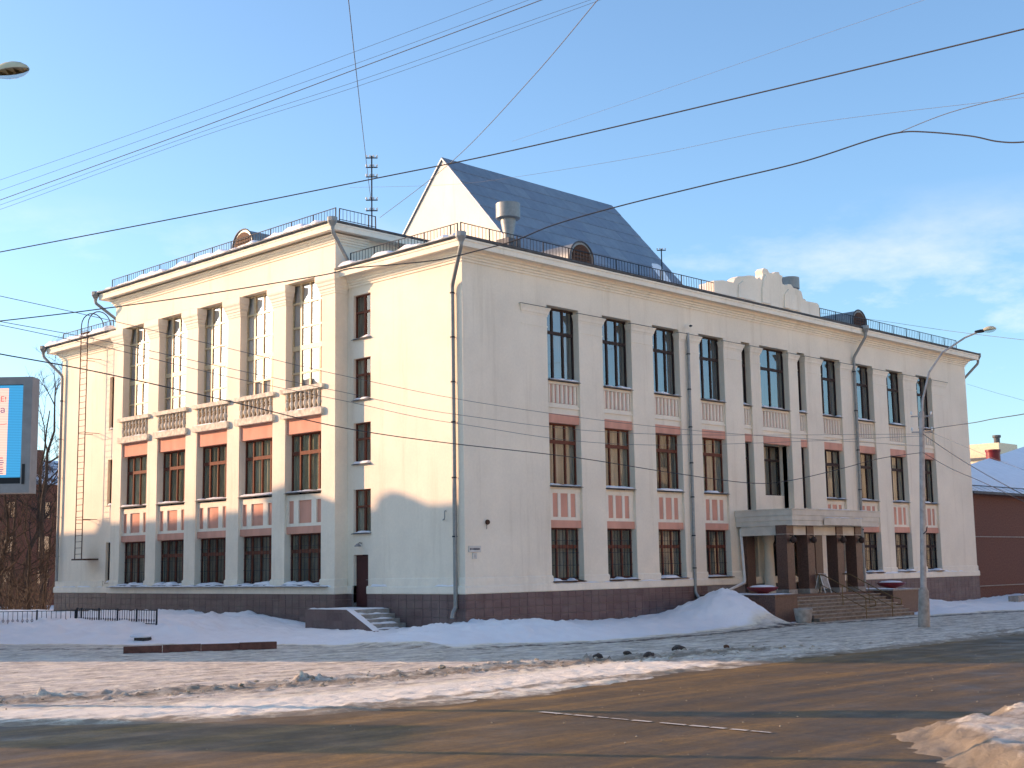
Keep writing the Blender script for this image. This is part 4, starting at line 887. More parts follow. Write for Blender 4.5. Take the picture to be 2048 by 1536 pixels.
for x in (20.4, 22.85):
    h = MB().tube(bend((x, -3.0, 2.08), (x, -3.4, 2.06), (x, -5.75, 0.92), (x, -6.1, 0.88), (x, -6.1, 0.62), (x, -5.8, 0.60)), 0.025, 8).build("handrail", HAND, por, 50)
    MB().tube([(x, -3.2, 1.62), (x, -5.7, 0.46)], 0.018, 6).build("lower_rail", HAND, h)
    for y, zt in ((-3.2, 2.07), (-4.4, 1.55), (-5.6, 0.98)): MB().tube([(x, y, max(-0.02, 1.0 - (-3.3 - y) * 0.5)), (x, y, zt)], 0.02, 6).build("post", HAND, h)
# flower bowls, sign board, litter urn at the porch
def bowl(x, y, z, lb):
    o = MB().lathe([(0.24, z), (0.30, z + 0.05), (0.62, z + 0.14), (0.74, z + 0.26), (0.70, z + 0.30), (0.60, z + 0.24), (0.05, z + 0.18)], x, y, 22).build("flower_bowl", RED, None, 40)
    tag(o, lb, "bowl", "red bowls beside the porch steps")
    q = MB(); q.lathe([(0.60, z + 0.22), (0.63, z + 0.28), (0.45, z + 0.36), (0.1, z + 0.39)], x, y, 18); q.build("bowl_snow", SNOW, o, 60)
bowl(16.2, -2.75, 1.29, "red enamel flower bowl filled with snow beside the great snow heap")
bowl(26.7, -3.5, 1.29, "red enamel flower bowl filled with snow beyond the porch handrails, near the lamp post")
u_ = MB().lathe([(0.30, 0.0), (0.33, 0.06), (0.36, 0.2), (0.40, 0.48), (0.43, 0.62), (0.40, 0.66), (0.34, 0.64), (0.05, 0.5)], 15.55, -5.25, 16).build("litter_urn", CONC, None, 40)
tag(u_, "squat round concrete litter urn at the foot of the porch steps", "urn")
af = thing("sandwich_board", "white framed sandwich board standing on the porch beside the columns", "sign board", (20.75, -3.15, 1.2))
for s_, n_ in ((-1, "front_frame"), (1, "rear_frame")):
    MB().tube([(20.45, -3.15 + s_ * 0.30, 1.2), (20.45, -3.15 + s_ * 0.03, 2.12), (21.0, -3.15 + s_ * 0.03, 2.12), (21.0, -3.15 + s_ * 0.30, 1.2)], 0.02, 6).build(n_, WHITEP, af)
    MB().add([(20.47, -3.15 + s_ * 0.24, 1.4), (20.98, -3.15 + s_ * 0.24, 1.4), (20.98, -3.15 + s_ * 0.05, 2.08), (20.47, -3.15 + s_ * 0.05, 2.08), (20.47, -3.15 + s_ * 0.225, 1.4), (20.98, -3.15 + s_ * 0.225, 1.4), (20.98, -3.15 + s_ * 0.035, 2.08), (20.47, -3.15 + s_ * 0.035, 2.08)],
             [(0, 1, 2, 3), (4, 7, 6, 5), (0, 4, 5, 1), (1, 5, 6, 2), (2, 6, 7, 3), (3, 7, 4, 0)]).build("board", CONC, af)
# ------------------------------------------------------------------ side stair
ss = thing("side_stair", "tiled side stair with snowy treads below the maroon door", "stair", (-1.1, 5.0, 0))
MB().prism([(2.75, -0.1), (2.75, 0.28), (4.45, 1.10), (7.15, 1.10), (7.15, -0.1)], -2.30, -1.98, 'x').build("cheek_wall", TILE, ss)
snow_strip(lambda u, d, z: (-2.14 + d, u, z + 0.28 + max(0, min(1, (u - 2.75) / 1.7)) * 0.82 + 0.005), 2.8, 7.0, -0.15, 0.16, 0.0, 0.07, ss, 3)
ld = MB().box(-1.98, -0.075, 4.45, 7.2, -0.1, 1.09).build("landing", CONC, ss)
snow_strip(lambda u, d, z: (d, u, z), 4.5, 7.1, -1.95, -0.1, 1.085, 0.05, ld, 6)
for i in range(5):
    y1 = 4.45 - 0.33 * i; z = 0.90 - 0.185 * i
    st = MB().box(-1.98, -0.075, y1 - 0.345, y1, z - 0.2, z).build("step", CONC, ss)
    snow_strip(lambda u, d, z_: (u, y1 - 0.345 + d, z_), -1.95, -0.3 - 0.1 * i, 0.0, 0.32, z - 0.003, 0.075, st, 20 + i, 0.1)
# wall lamp over the side door, wall hooks, plates
o = thing("wall_lamp", "small grey wall lamp above the maroon side door", "lamp", (-0.2, 6.3, 3.7))
MB().tube([(-0.01, 6.3, 3.78), (-0.16, 6.3, 3.80), (-0.22, 6.3, 3.74)], 0.018, 6).build("lamp_bracket", IRON, o)
MB().lathe([(0.03, 3.77), (0.08, 3.74), (0.15, 3.66), (0.145, 3.64), (0.02, 3.70)], -0.24, 6.3, 14).build("lamp_shade", METAL, o, 40)
o = MB().tube(bend((-0.02, 1.05, 4.92), (-0.14, 1.0, 4.92), (-0.14, 1.0, 4.62), (-0.14, 1.12, 4.56), (-0.02, 1.14, 4.60)), 0.022, 8).build("gas_pipe_stub", METAL, None, 50)
tag(o, "bent grey pipe stub on the sunny wing wall near the corner", "pipe")
o = thing("wall_bracket", "small rusty bracket with a hanging rod on the street wall", "bracket", (1.2, -0.1, 4.45))
q = MB(lambda a, b, c: (a, c, b)); q.lathe([(0.09, -0.10), (0.10, -0.07), (0.10, -0.02), (0.06, 0.01)], 1.2, 4.46, 12); q.build("rosette", RUST, o, 40)
MB().tube([(1.14, -0.07, 4.42), (1.12, -0.08, 4.18)], 0.012, 5).build("rod", RUST, o)
def txtmesh(s_, size, mat, name, ext=0.002):
    cu = bpy.data.curves.new("t", 'FONT'); cu.body = s_; cu.size = size; cu.extrude = ext; cu.resolution_u = 3
    ob = bpy.data.objects.new("t", cu); COL.objects.link(ob); dg = bpy.context.evaluated_depsgraph_get(); dg.update()
    me = bpy.data.meshes.new_from_object(ob.evaluated_get(dg)); bpy.data.objects.remove(ob); bpy.data.curves.remove(cu)
    me.name = name; me.materials.clear(); me.materials.append(mat)
    xs_ = [v.co.x for v in me.vertices] or [0, 0]
    return me, min(xs_), max(xs_)
INK = plain("dark_sign_ink", (0.05, 0.045, 0.06), 0.6)
PLATE = plain("sign_enamel", (0.60, 0.57, 0.52), 0.5, var=0.1)
o = thing("street_name_plate", "small pale street name plate on the street wall near the corner", "sign", (0.5, -0.03, 3.4))
MB().box(0.17, 0.82, -0.045, -0.003, 3.28, 3.53).build("plate", PLATE, o)
MB().box(0.20, 0.79, -0.048, -0.0455, 3.315, 3.335).build("rule_line", WHITEP, o)
for x, w in ((0.23, 0.05), (0.31, 0.05), (0.40, 0.045), (0.46, 0.05), (0.525, 0.045), (0.585, 0.05), (0.65, 0.045), (0.71, 0.04)): MB().box(x, x + w, -0.0485, -0.0455, 3.37, 3.44).build("letter", INK, o)
o = thing("house_number_plate", "small square house number plate hung below the street name plate", "sign", (0.5, -0.03, 3.1))
MB().box(0.375, 0.595, -0.045, -0.003, 3.02, 3.255).build("plate", PLATE, o)
me, a, b = txtmesh("1", 0.17, INK, "numeral"); link("numeral", me, o, (0.485 - (a + b) / 2, -0.048, 3.075), (pi / 2, 0, 0))
# bird by the broken drainpipe
v = MB().lathe([(0.01, -0.16), (0.04, -0.11), (0.055, -0.02), (0.05, 0.05), (0.032, 0.09), (0.034, 0.12), (0.012, 0.16)], 0, 0, 8)
brd = v.build("bird", GLASSB, None, 50); brd.location = (14.75, -0.28, 13.95); brd.rotation_euler = (0, radians(78), radians(10))
tag(brd, "small dark bird beside the open top of the street drainpipe", "bird")
# ------------------------------------------------------------------ fire ladder
la = thing("fire_ladder", "tall rusty fire ladder with hooped top on the wing wall", "ladder", (-0.85, 29.4, 3.5))
ya, yb2 = 29.0, 29.75
for y in (ya, yb2):
    arc = [(-0.85, y, 3.5), (-0.85, y, 16.3)] + [(-0.17 - 0.68 * cos(pi * i / 10), y, 16.3 + 0.78 * sin(pi * i / 10)) for i in range(1, 11)] + [(0.51, y, 15.95)]
    MB().tube(arc, 0.03, 6).build("side_rail", RUST, la, 50)
RUNG = mesh("rung", *(lambda q: (q.v, q.f))(MB().tube([(0, 0, 0), (0, yb2 - ya, 0)], 0.014, 6)), RUST)
for i in range(38): link("rung", RUNG, la, (-0.85, ya, 3.75 + i * 0.33))
for z in (5.6, 10.3, 14.4):
    for y in (ya, yb2): MB().tube([(-0.85, y, z), (0.02, y, z)], 0.018, 5).build("stay", RUST, la)
MB().box(-0.85, 0.3, ya - 0.02, yb2 + 0.02, 15.86, 15.90).build("top_platform", RUST, la)
MB().box(-0.95, -0.05, ya - 0.35, yb2 + 0.18, 3.42, 3.50).build("bottom_platform", RUST, la)
# ------------------------------------------------------------------ masts on the roof
def mast(x, y, z0, z1, arms, label, name="telephone_mast"):
    o = thing(name, label, "mast", (x, y, z0))
    MB().tube([(x, y, z0 - 0.3), (x, y, z1)], 0.035, 6).build("pole", IRON, o)
    d = Vector((0.72, -0.69, 0))
    for z in arms:
        a = Vector((x, y, z)) - d * 0.27; b = Vector((x, y, z)) + d * 0.27
        q = MB(); q.tube([a, b], 0.03, 4); ar = q.build("crossarm", IRON, o)
        for t in (0.05, 0.35, 0.65, 0.95):
            c = a + (b - a) * t; MB().lathe([(0.02, c.z), (0.035, c.z + 0.05), (0.045, c.z + 0.06), (0.04, c.z + 0.13), (0.01, c.z + 0.15)], c.x, c.y, 8).build("insulator", WHITEP, ar, 40)
    return o
mast(2.0, 8.05, 18.2, 21.55, (21.45, 21.0, 20.55, 18.95, 19.45), "tall roof mast with stacked insulator crossarms on the attic")
mast(26.0, 10.0, 18.9, 21.45, (21.35,), "short roof mast with one crossarm behind the stage roof edge")
# ------------------------------------------------------------------ street lamps
ALU = plain("cast_lamp_housing", (0.62, 0.56, 0.38), 0.5, 0.0, var=0.2)
LENS = glassmat("lamp_lens", (0.75, 0.76, 0.74), 1.6)
def lamp_head(root, p, d, up_=Vector((0, 0, 1)), s=1.0):
    """cobra head: p = collar, d = outward direction"""
    d = d.normalized(); sd_ = d.cross(up_).normalized(); u = sd_.cross(d)
    def shell(zs, mat, name, n=10):
        ts = [0, 0.06, 0.2, 0.4, 0.6, 0.8, 0.95, 1.0]; ws = [0.055, 0.085, 0.125, 0.155, 0.16, 0.13, 0.07, 0.02]; vs = []; fs = []
        for t, w in zip(ts, ws):
            c = p + d * (t * 0.58 * s)
            for k in range(n + 1):
                a = pi * k / n; vs.append(tuple(c + sd_ * (cos(a) * w * s) + u * (sin(a) * w * zs * s)))
        m_ = n + 1
        for i in range(len(ts) - 1):
            for k in range(n): fs.append((i * m_ + k, i * m_ + k + 1, (i + 1) * m_ + k + 1, (i + 1) * m_ + k))
            fs.append((i * m_, (i + 1) * m_, (i + 1) * m_ + n, i * m_ + n))
        fs += [tuple(range(m_)), tuple(range((len(ts) - 1) * m_, len(ts) * m_))]
        MB().add(vs, fs).build(name, mat, root, 50)
    shell(0.95, ALU, "lamp_housing"); shell(-0.75, LENS, "lamp_lens")
    MB().tube([p - d * 0.32 * s, p - d * 0.1 * s, p + d * 0.05 * s], [0.055 * s, 0.075 * s, 0.07 * s], 8).build("lamp_collar", IRON, root, 50)
POLEP = plain("grey_pole_paint", (0.40, 0.39, 0.385), 0.55, 0.1, var=0.2, scale=5)
sl = thing("street_lamp", "grey street lamp post with a long curved arm before the porch", "street lamp", (14.51, -11.49, 0))
MB().tube([(14.51, -11.49, -0.1), (14.55, -11.53, 1.05), (14.56, -11.54, 1.45), (14.565, -11.545, 1.6)], [0.24, 0.22, 0.20, 0.13], 10).build("concrete_foot", CONC, sl, 50)
MB().tube([(14.56, -11.54, 1.5), (14.81, -11.79, 8.75)], [0.125, 0.105], 10).build("pole", POLEP, sl, 50)
arm = [(14.81, -11.79, 8.5), (14.86, -11.84, 9.23), (15.09, -12.08, 10.37), (15.52, -12.51, 11.20), (16.2, -13.21, 11.81), (16.57, -13.59, 12.02)]
MB().tube(arm, [0.05, 0.05, 0.045, 0.04, 0.038, 0.036], 8).build("arm", POLEP, sl, 60)
lamp_head(sl, Vector((16.72, -13.74, 12.08)), Vector((0.5, -0.52, 0.10)))
for z in (8.55, 7.9): MB().tube([(14.5, -11.46, z), (15.1, -12.08, z)], 0.03, 6).build("insulator_arm", POLEP, sl)
for x, y, z in ((14.52, -11.48, 7.95), (15.08, -12.06, 7.95), (14.52, -11.48, 8.6), (15.08, -12.06, 8.6)): MB().lathe([(0.03, z), (0.05, z + 0.05), (0.05, z + 0.12), (0.02, z + 0.16)], x, y, 8).build("insulator", WHITEP, sl, 40)
MB().tube([(14.62, -11.60, 3.7), (14.40, -11.9, 3.85), (14.28, -12.0, 4.02)], 0.02, 6).build("flag_bracket", IRON, sl); MB().tube([(14.62, -11.60, 3.7), (14.9, -11.45, 3.85), (15.0, -11.35, 4.02)], 0.02, 6).build("flag_bracket", IRON, sl)
s2 = thing("street_lamp", "street lamp whose tilted head pokes into the sky high above the billboard", "street lamp", (-27.6, -13.5, 0))
MB().tube([(-27.6, -13.5, -0.1), (-27.6, -13.5, 8.6)], [0.13, 0.10], 10).build("pole", POLEP, s2, 50)
MB().tube([(-27.6, -13.5, 8.5), (-27.5, -13.54, 10.0), (-27.1, -13.75, 11.0), (-26.4, -14.1, 11.55), (-25.8, -14.43, 11.72)], 0.045, 8).build("arm", POLEP, s2, 60)
lamp_head(s2, Vector((-25.60, -14.55, 11.78)), Vector((0.62, -0.47, 0.14)), s=1.15)
# ------------------------------------------------------------------ electronic billboard
BK = 30.0 / 26.0                                             # the board stands 30 m down the street
LEDP = CAM + (Vector((-24.526, -13.806, 5.267)) - CAM) * BK
h = Vector((fw.x, fw.y, 0)).normalized(); hr = Vector((h.y, -h.x, 0))
bx, bz = hr, Vector((0, 0, 1)); bn = -h                      # board frame: right, up, towards the street
def BT(o): return lambda a, b, c: tuple(o + bx * (a * BK) + bn * (b * BK) + bz * (CAM.z + (c - CAM.z) * BK))
R0 = LEDP + hr * 0.27 * BK                                       # outer edge of the case
tb = BT(Vector((R0.x, R0.y, 0)))
bb = thing("electronic_billboard", "grey framed electronic billboard with a glowing cyan bordered screen", "billboard", tuple(R0 - Vector((0, 0, R0.z))))
CASE = plain("billboard_case", (0.30, 0.285, 0.28), 0.55, 0.2, var=0.12)
BWd = 3.2
MB(tb).plate(-BWd, 0.0, 4.19, 6.35, [(-BWd + 0.17, -0.17, 4.36, 6.21)], 0.06, -0.30).build("case", CASE, bb)
MB(tb).box(-BWd + 0.17, -0.17, 0.0, -0.25, 4.36, 6.21).build("display_back", GLASSB, bb)
def emis(name, col, st):
    mt, n, l, b = newmat(name); b.inputs['Base Color'].default_value = (0.01, 0.01, 0.01, 1)
    sp = n.new("ShaderNodeSeparateXYZ"); l.new(npos(n, l), sp.inputs[0])
    w = n.new("ShaderNodeMath"); w.operation = 'SINE'; k = n.new("ShaderNodeMath"); k.operation = 'MULTIPLY'; k.inputs[1].default_value = 180.0
    l.new(sp.outputs[2], k.inputs[0]); l.new(k.outputs[0], w.inputs[0])
    r = n.new("ShaderNodeMapRange"); r.inputs[1].default_value = -1; r.inputs[2].default_value = 1; r.inputs[3].default_value = st * 0.75; r.inputs[4].default_value = st * 1.2
    l.new(w.outputs[0], r.inputs[0]); b.inputs['Emission Color'].default_value = (*col, 1); l.new(r.outputs[0], b.inputs['Emission Strength'])
    return mt
E_CY, E_PK, E_RD, E_BL, E_LR = emis("screen_cyan", (0.0, 0.30, 0.80), 0.42), emis("screen_pale_pink", (0.95, 0.62, 0.70), 0.42), emis("screen_red", (0.85, 0.02, 0.05), 0.42), emis("screen_navy", (0.03, 0.05, 0.28), 0.36), emis("screen_rose", (0.9, 0.25, 0.32), 0.36)
scn = MB(tb).box(-BWd + 0.18, -0.18, 0.004, 0.010, 4.48, 6.20).build("screen", E_CY, bb)
MB(tb).box(-BWd + 0.45, -0.455, 0.012, 0.014, 4.53, 6.145).build("screen_page", E_PK, scn)
def led_text(s_, size, right, z, mat):
    me, a, b = txtmesh(s_, size * BK, mat, "screen_text"); o = link("screen_text", me, scn, (0, 0, 0))
    base = Vector(tb(right, 0.018, z)) - bx * (b - a); M4 = Matrix((bx, bz, bn)).transposed().to_4x4(); M4.translation = base - bx * a - org(scn); o.matrix_local = M4
led_text("БУДЕ!", 0.135, -0.50, 5.895, E_RD); led_text("работа", 0.17, -0.52, 5.685, E_BL); led_text("НИ", 0.145, -0.59, 5.03, E_RD)
MB(tb).add([(-2.2, 0.016, 5.36), (-0.52, 0.016, 5.46), (-0.47, 0.016, 5.475), (-0.47, 0.016, 5.485), (-0.52, 0.016, 5.475), (-2.2, 0.016, 5.385)], [(0, 1, 2, 3, 4, 5)]).build("screen_line", E_LR, scn)
for i, z in enumerate((4.83, 4.79, 4.75, 4.71, 4.66, 4.62, 4.585, 4.55)): MB(tb).box(-2.0, -0.52 + 0.01 * (i % 3), 0.014, 0.017, z, z + (0.022 if i % 4 == 0 else 0.014)).build("screen_print", E_LR if i % 4 == 0 else E_BL, scn)
MB(tb).box(-0.14, -0.09, 0.06, 0.075, 4.35, 4.72).build("vent_slot", GLASSB, bb)
MB(tb).tube([(-1.6, -0.15, -0.1), (-1.6, -0.15, 4.25)], 0.14, 10).build("post", CASE, bb, 50)
# ------------------------------------------------------------------ garden fence
def fence(p, q, z, label, n, hgt=0.62):
    p, q = Vector((*p, z)), Vector((*q, z)); o = thing("iron_fence", label, "fence", tuple((p + q) / 2), "low iron fences in the snow")
    for dz, nm in ((hgt, "top_rail"), (0.06, "bottom_rail")): MB().tube([p + Vector((0, 0, dz)), q + Vector((0, 0, dz))], 0.018, 5).build(nm, IRON, o)
    bar = MB().tube([(0, 0, 0.06), (0, 0, hgt)], 0.014, 5); bme = mesh("bar", bar.v, bar.f, IRON)
    ring = MB(); d = (q - p).normalized()
    ring.tube([tuple(d * (0.055 * cos(2 * pi * i / 10)) + Vector((0, 0, 0.20 + 0.055 * sin(2 * pi * i / 10)))) for i in range(11)], 0.010, 4); rme = mesh("ring", ring.v, ring.f, IRON)
    post = MB().box(-0.03, 0.03, -0.03, 0.03, -0.3, hgt + 0.05); pme = mesh("post", post.v, post.f, IRON)
    for i in range(n + 1):
        c = p + (q - p) * i / n
        if i % 8 == 0 or i == n: link("post", pme, o, c)
        else: link("bar", bme, o, c); link("ring", rme, o, c)
fence((-6.0, 12.5), (-6.0, 19.4), 0.50, "low black iron fence running straight through snow before the pilasters", 34)
fence((-6.05, 19.45), (-12.5, 26.0), 0.42, "low black iron fence angling away towards the bare trees", 42)
# ------------------------------------------------------------------ bare trees
BARK = plain("dark_bark", (0.045, 0.033, 0.025), 0.9, var=0.45, scale=7, bump=0.5, bscale=18)
BARK2 = plain("brown_twigs", (0.045, 0.030, 0.022), 0.9, var=0.4, scale=5)
def tree(x, y, z, h, r, seed, label, lean=(0, 0), crook=0.10, up0=0.30, levels=4, name="bare_tree", nb=(5, 7), kids=(4, 4, 4, 3), group="bare winter trees"):
    rn = random.Random(seed); root = thing(name, label, "tree", (x, y, z), group)
    trunk = MB(); pts = []; n = 10; off = Vector((0, 0, 0))
    for i in range(n + 1):
        t = i / n; off += Vector((rn.gauss(lean[0], crook), rn.gauss(lean[1], crook), 0)) * (h / n) * (1 if i else 0)
        pts.append(Vector((x, y, z - 0.2)) + off + Vector((0, 0, t * h * 0.9)))
    trunk.tube(pts, [r * (1 - 0.85 * i / n) + 0.012 for i in range(n + 1)], 8); trunk.build("trunk", BARK, root, 60)
    cr = MB()
    def branch(p, d, l, rad, lv):
        k = 4; q = [p]; dd = d.normalized()
        for i in range(k):
            dd = (dd + Vector((rn.gauss(0, .16), rn.gauss(0, .16), rn.gauss(.06, .12)))).normalized(); q.append(q[-1] + dd * (l / k))
        cr.tube(q, [rad * (1 - 0.75 * i / k) + 0.003 for i in range(k + 1)], 5 if lv < 2 else 3)
        if lv < levels:
            for j in range(kids[min(lv, len(kids) - 1)]):
                t = rn.uniform(0.25, 1.0); i = min(k - 1, int(t * k)); b = q[i].lerp(q[i + 1], t * k - i)
                a = rn.uniform(0, 2 * pi); side = Vector((cos(a), sin(a), rn.uniform(-0.1, 0.7)))
                branch(b, (dd * 0.8 + side * 0.8), l * rn.uniform(0.42, 0.68), rad * 0.45, lv + 1)
    for i in range(rn.randint(*nb) + 6):
        t = rn.uniform(up0, 1.0); j = min(n - 1, int(t * n)); b = pts[j].lerp(pts[j + 1], t * n - j); a = rn.uniform(0, 2 * pi)
        branch(b, Vector((cos(a), sin(a), rn.uniform(0.3, 1.1))), h * rn.uniform(0.20, 0.36) * (1.15 - 0.6 * t), r * 0.34 * (1.2 - t * 0.7), 1)
    cr.build("crown", BARK2, root)
def ground_at(px, dist):
    """a spot at a given distance along a view line: used only to set things out on plan"""
    d = fw + rt * ((px - 1024) / F_PX); d.z = 0; d.normalize(); return CAM.x + d.x * dist, CAM.y + d.y * dist
for px, dist, h, r, sd_, lb, kw in (
        (12, 92, 9.5, 0.24, 3, "crooked bare trunk leaning beside the billboard edge, closest of the bare trees", dict(crook=0.16, lean=(0.03, 0.0), levels=3)),
        (95, 112, 20, 0.25, 11, "tall bare tree whose twigs reach up against the library wall", dict(up0=0.35)),
        (62, 118, 18.5, 0.22, 15, "slim bare tree standing between the billboard and the library", dict(up0=0.3)),
        (38, 104, 12, 0.17, 21, "low bushy bare tree in front of the dark brick house", dict(up0=0.15, levels=4)),
        (100, 98, 8.5, 0.13, 27, "scrubby bare tree hard against the end of the library", dict(up0=0.1, levels=4)),
        (76, 95, 9, 0.15, 31, "twiggy bare tree with low snowy branches near the iron fence", dict(up0=0.1, levels=4)),
        (-10, 100, 13, 0.2, 35, "bare tree half hidden behind the billboard", dict(up0=0.2, levels=4))):
    x, y = ground_at(px, dist); tree(x, y, 0, h, r, sd_, lb, **kw)
# thicket of undergrowth behind the fence
rn = random.Random(9); q = MB()
for i in range(350):
    x, y = ground_at(rn.uniform(-40, 112), rn.uniform(90, 116)); hh = rn.uniform(0.8, 4.2); a = rn.uniform(0, 6.3)
    p0 = Vector((x, y, 0)); p1 = p0 + Vector((cos(a) * hh * 0.25, sin(a) * hh * 0.25, hh * 0.6)); p2 = p1 + Vector((cos(a + 1) * hh * 0.25, sin(a + 1) * hh * 0.25, hh * 0.4))
    q.tube([p0, p1, p2], [0.03, 0.02, 0.006], 3)
tag(q.build("undergrowth", BARK2), "tangled bare undergrowth in front of the dark brick house", None, None, "stuff")
# ------------------------------------------------------------------ neighbouring buildings
BRICK = plain("dark_brick", (0.165, 0.074, 0.054), 0.9, var=0.3, scale=10)
def windows_on(root, x, y0, y1, z0, nfl, nw, axis='x', sgn=-1, w=1.1, hgt=1.5, step=3.0, mat=DARKF):
    for f_ in range(nfl):
        for i in range(nw):
            u = y0 + (y1 - y0) * (i + 0.5) / nw; z = z0 + f_ * step
            b = MB(lambda a, b_, c: (b_, a, c)) if axis == 'x' else MB()
            wn = b.plate(u - w / 2, u + w / 2, z, z + hgt, [(u - w / 2 + 0.08, u - 0.04, z + 0.08, z + hgt - 0.08), (u + 0.04, u + w / 2 - 0.08, z + 0.08, z + hgt - 0.08)], x, x + sgn * 0.06).build("window", mat, root)
            b2 = MB(b.T); b2.box(u - w / 2 + 0.05, u + w / 2 - 0.05, x + sgn * 0.01, x + sgn * 0.03, z + 0.05, z + hgt - 0.05); b2.build("pane", GLASSR, wn)
hx0, hy0 = ground_at(-70, 122); hx1, hy1 = ground_at(121, 126)
bh = thing("brick_house", "dark brick house behind the bare trees, beside the library", "house", (6, 72, 0))
MB().box(4.0, 34.0, 74, 88, 0, 10.6).build("wall", BRICK, bh)
rf = MB().prism([(73.6, 10.6), (81, 13.4), (88.4, 10.6)], 3.6, 34.4, 'x').build("roof", SNOWROOF, bh)
for x in (14.0, 19.0): MB().box(x, x + 0.9, 76.5, 77.4, 11.0, 13.9).build("chimney", BRICK, rf)
windows_on(bh, 74, 5, 33, 1.6, 3, 9, 'y', -1)
# brick shop with the snowy roof past the end of the library
bs = thing("brick_shop", "dark brick building with a snowy roof past the library end", "house", (55, 6, 0))
MB().box(45.3, 100, 1.0, 23, 0, 6.97).build("wall", BRICK, bs)
BRK = MB()
rfz = 6.98
rf = MB().add([(44.9, 0.4, rfz), (100, 0.4, rfz), (100, 17.42, 14.98), (44.9, 2.81, 8.11), (44.9, 24, rfz), (100, 24, rfz)], [(0, 1, 2), (0, 2, 3), (3, 2, 5, 4), (0, 3, 4), (1, 5, 2), (0, 4, 5, 1)]).build("roof", SNOW, bs)
MB().box(44.95, 80.4, 0.33, 0.40, 6.85, 7.02).build("eave_board", EAVE, rf)
MB().tube([(44.9, 0.9, 7.42), (80, 0.9, 7.42)], 0.035, 5).build("snow_guard", EAVE, rf)
MB().box(45.4, 80, 0.93, 1.02, 4.10, 4.16).build("string_course", CONC, bs)
MB().box(45.4, 80, 0.90, 1.02, 0.95, 1.0).build("plinth_ledge", CONC, bs)
ch = MB().lathe([(0.55, 9.9), (0.55, 11.0), (0.60, 11.05), (0.60, 11.2)], 64.9, 7.9, 14).build("chimney", RED, rf, 40)
# seams on the roof front
for i in range(30): MB().add([(46 + i * 1.1, 0.45, rfz + 0.03), (46.05 + i * 1.1, 0.45, rfz + 0.03), (46.05 + i * 1.1, 1.4, rfz + 0.48), (46 + i * 1.1, 1.4, rfz + 0.48), (46 + i * 1.1, 0.45, rfz + 0.0), (46.05 + i * 1.1, 0.45, rfz + 0.0), (46.05 + i * 1.1, 1.4, rfz + 0.44), (46 + i * 1.1, 1.4, rfz + 0.44)], [(0, 1, 2, 3), (0, 4, 5, 1), (2, 6, 7, 3), (1, 5, 6, 2), (3, 7, 4, 0)]).build("seam", EAVE, rf)
YEL = plain("yellow_render", (0.66, 0.55, 0.38), 0.9, var=0.1)
yb_ = thing("yellow_block", "pale yellow block of flats far beyond the snowy brick roof", "building", (195, 75, 0))
MB().box(183, 230, 60, 110, 0, 19.6).build("wall", YEL, yb_)
rf = MB().box(182.6, 230.4, 59.6, 110.4, 19.6, 20.0).build("roof", EAVE, yb_)
MB().box(183.1, 190.5, 60.1, 92, 20.0, 22.4).build("penthouse", YEL, rf); MB().lathe([(0.5, 22.3), (0.5, 23.4), (0.7, 23.5), (0.7, 23.9)], 185.6, 61.5, 10).build("vent", EAVE, rf)
MB().tube([(184.5, 76, 22.3), (184.5, 76, 24.9)], 0.10, 5).build("aerial", IRON, rf)
windows_on(yb_, 183, 62, 108, 3, 5, 12, 'x', -1, 1.6, 1.6, mat=WHITEP)
# odds and ends by the brick building
fr = thing("shop_sign_frame", "tubular shop sign frame with an orange panel near the brick building", "sign board", (43.0, -4.6, 0.2))
for y in (-4.8, -4.3): MB().tube(bend((42.4, y + (0.25 if y > -4.5 else -0.25), 0.1), (42.5, y, 1.35), (43.5, y, 1.35), (43.6, y + (0.25 if y > -4.5 else -0.25), 0.1)), 0.03, 6).build("frame", WHITEP, fr)
MB().box(42.55, 43.5, -5.02, -4.98, 0.25, 0.72).build("panel", plain("orange_panel", (0.45, 0.16, 0.03), 0.5), fr); MB().box(42.55, 43.45, -4.86, -4.82, 0.95, 1.25).build("panel", WHITEP, fr)
o = MB().box(40.6, 42.6, -4.0, -3.4, 0.1, 0.52).build("concrete_block", CONC); tag(o, "long low concrete block lying in snow at the library end", "block")
bl = thing("blue_trolley", "blue street trolley with rails standing beside the shop sign frame", "trolley", (45.6, -5.0, 0.2))
BLUE = plain("blue_paint", (0.03, 0.09, 0.30), 0.45, var=0.2)
MB().box(44.3, 47.2, -5.6, -4.4, 0.45, 0.95).build("bin", BLUE, bl); MB().tube(bend((44.2, -5.5, 0.9), (44.2, -5.5, 1.25), (47.2, -5.5, 1.3), (47.2, -5.5, 0.9)), 0.03, 6).build("rail", WHITEP, bl)
for x in (44.8, 46.7):
    q = MB(lambda a, b, c: (a, c, b)); q.lathe([(0.2, -5.68), (0.22, -5.66), (0.22, -5.6), (0.2, -5.58)], x, 0.3, 14); q.build("wheel", GLASSB, bl, 40)
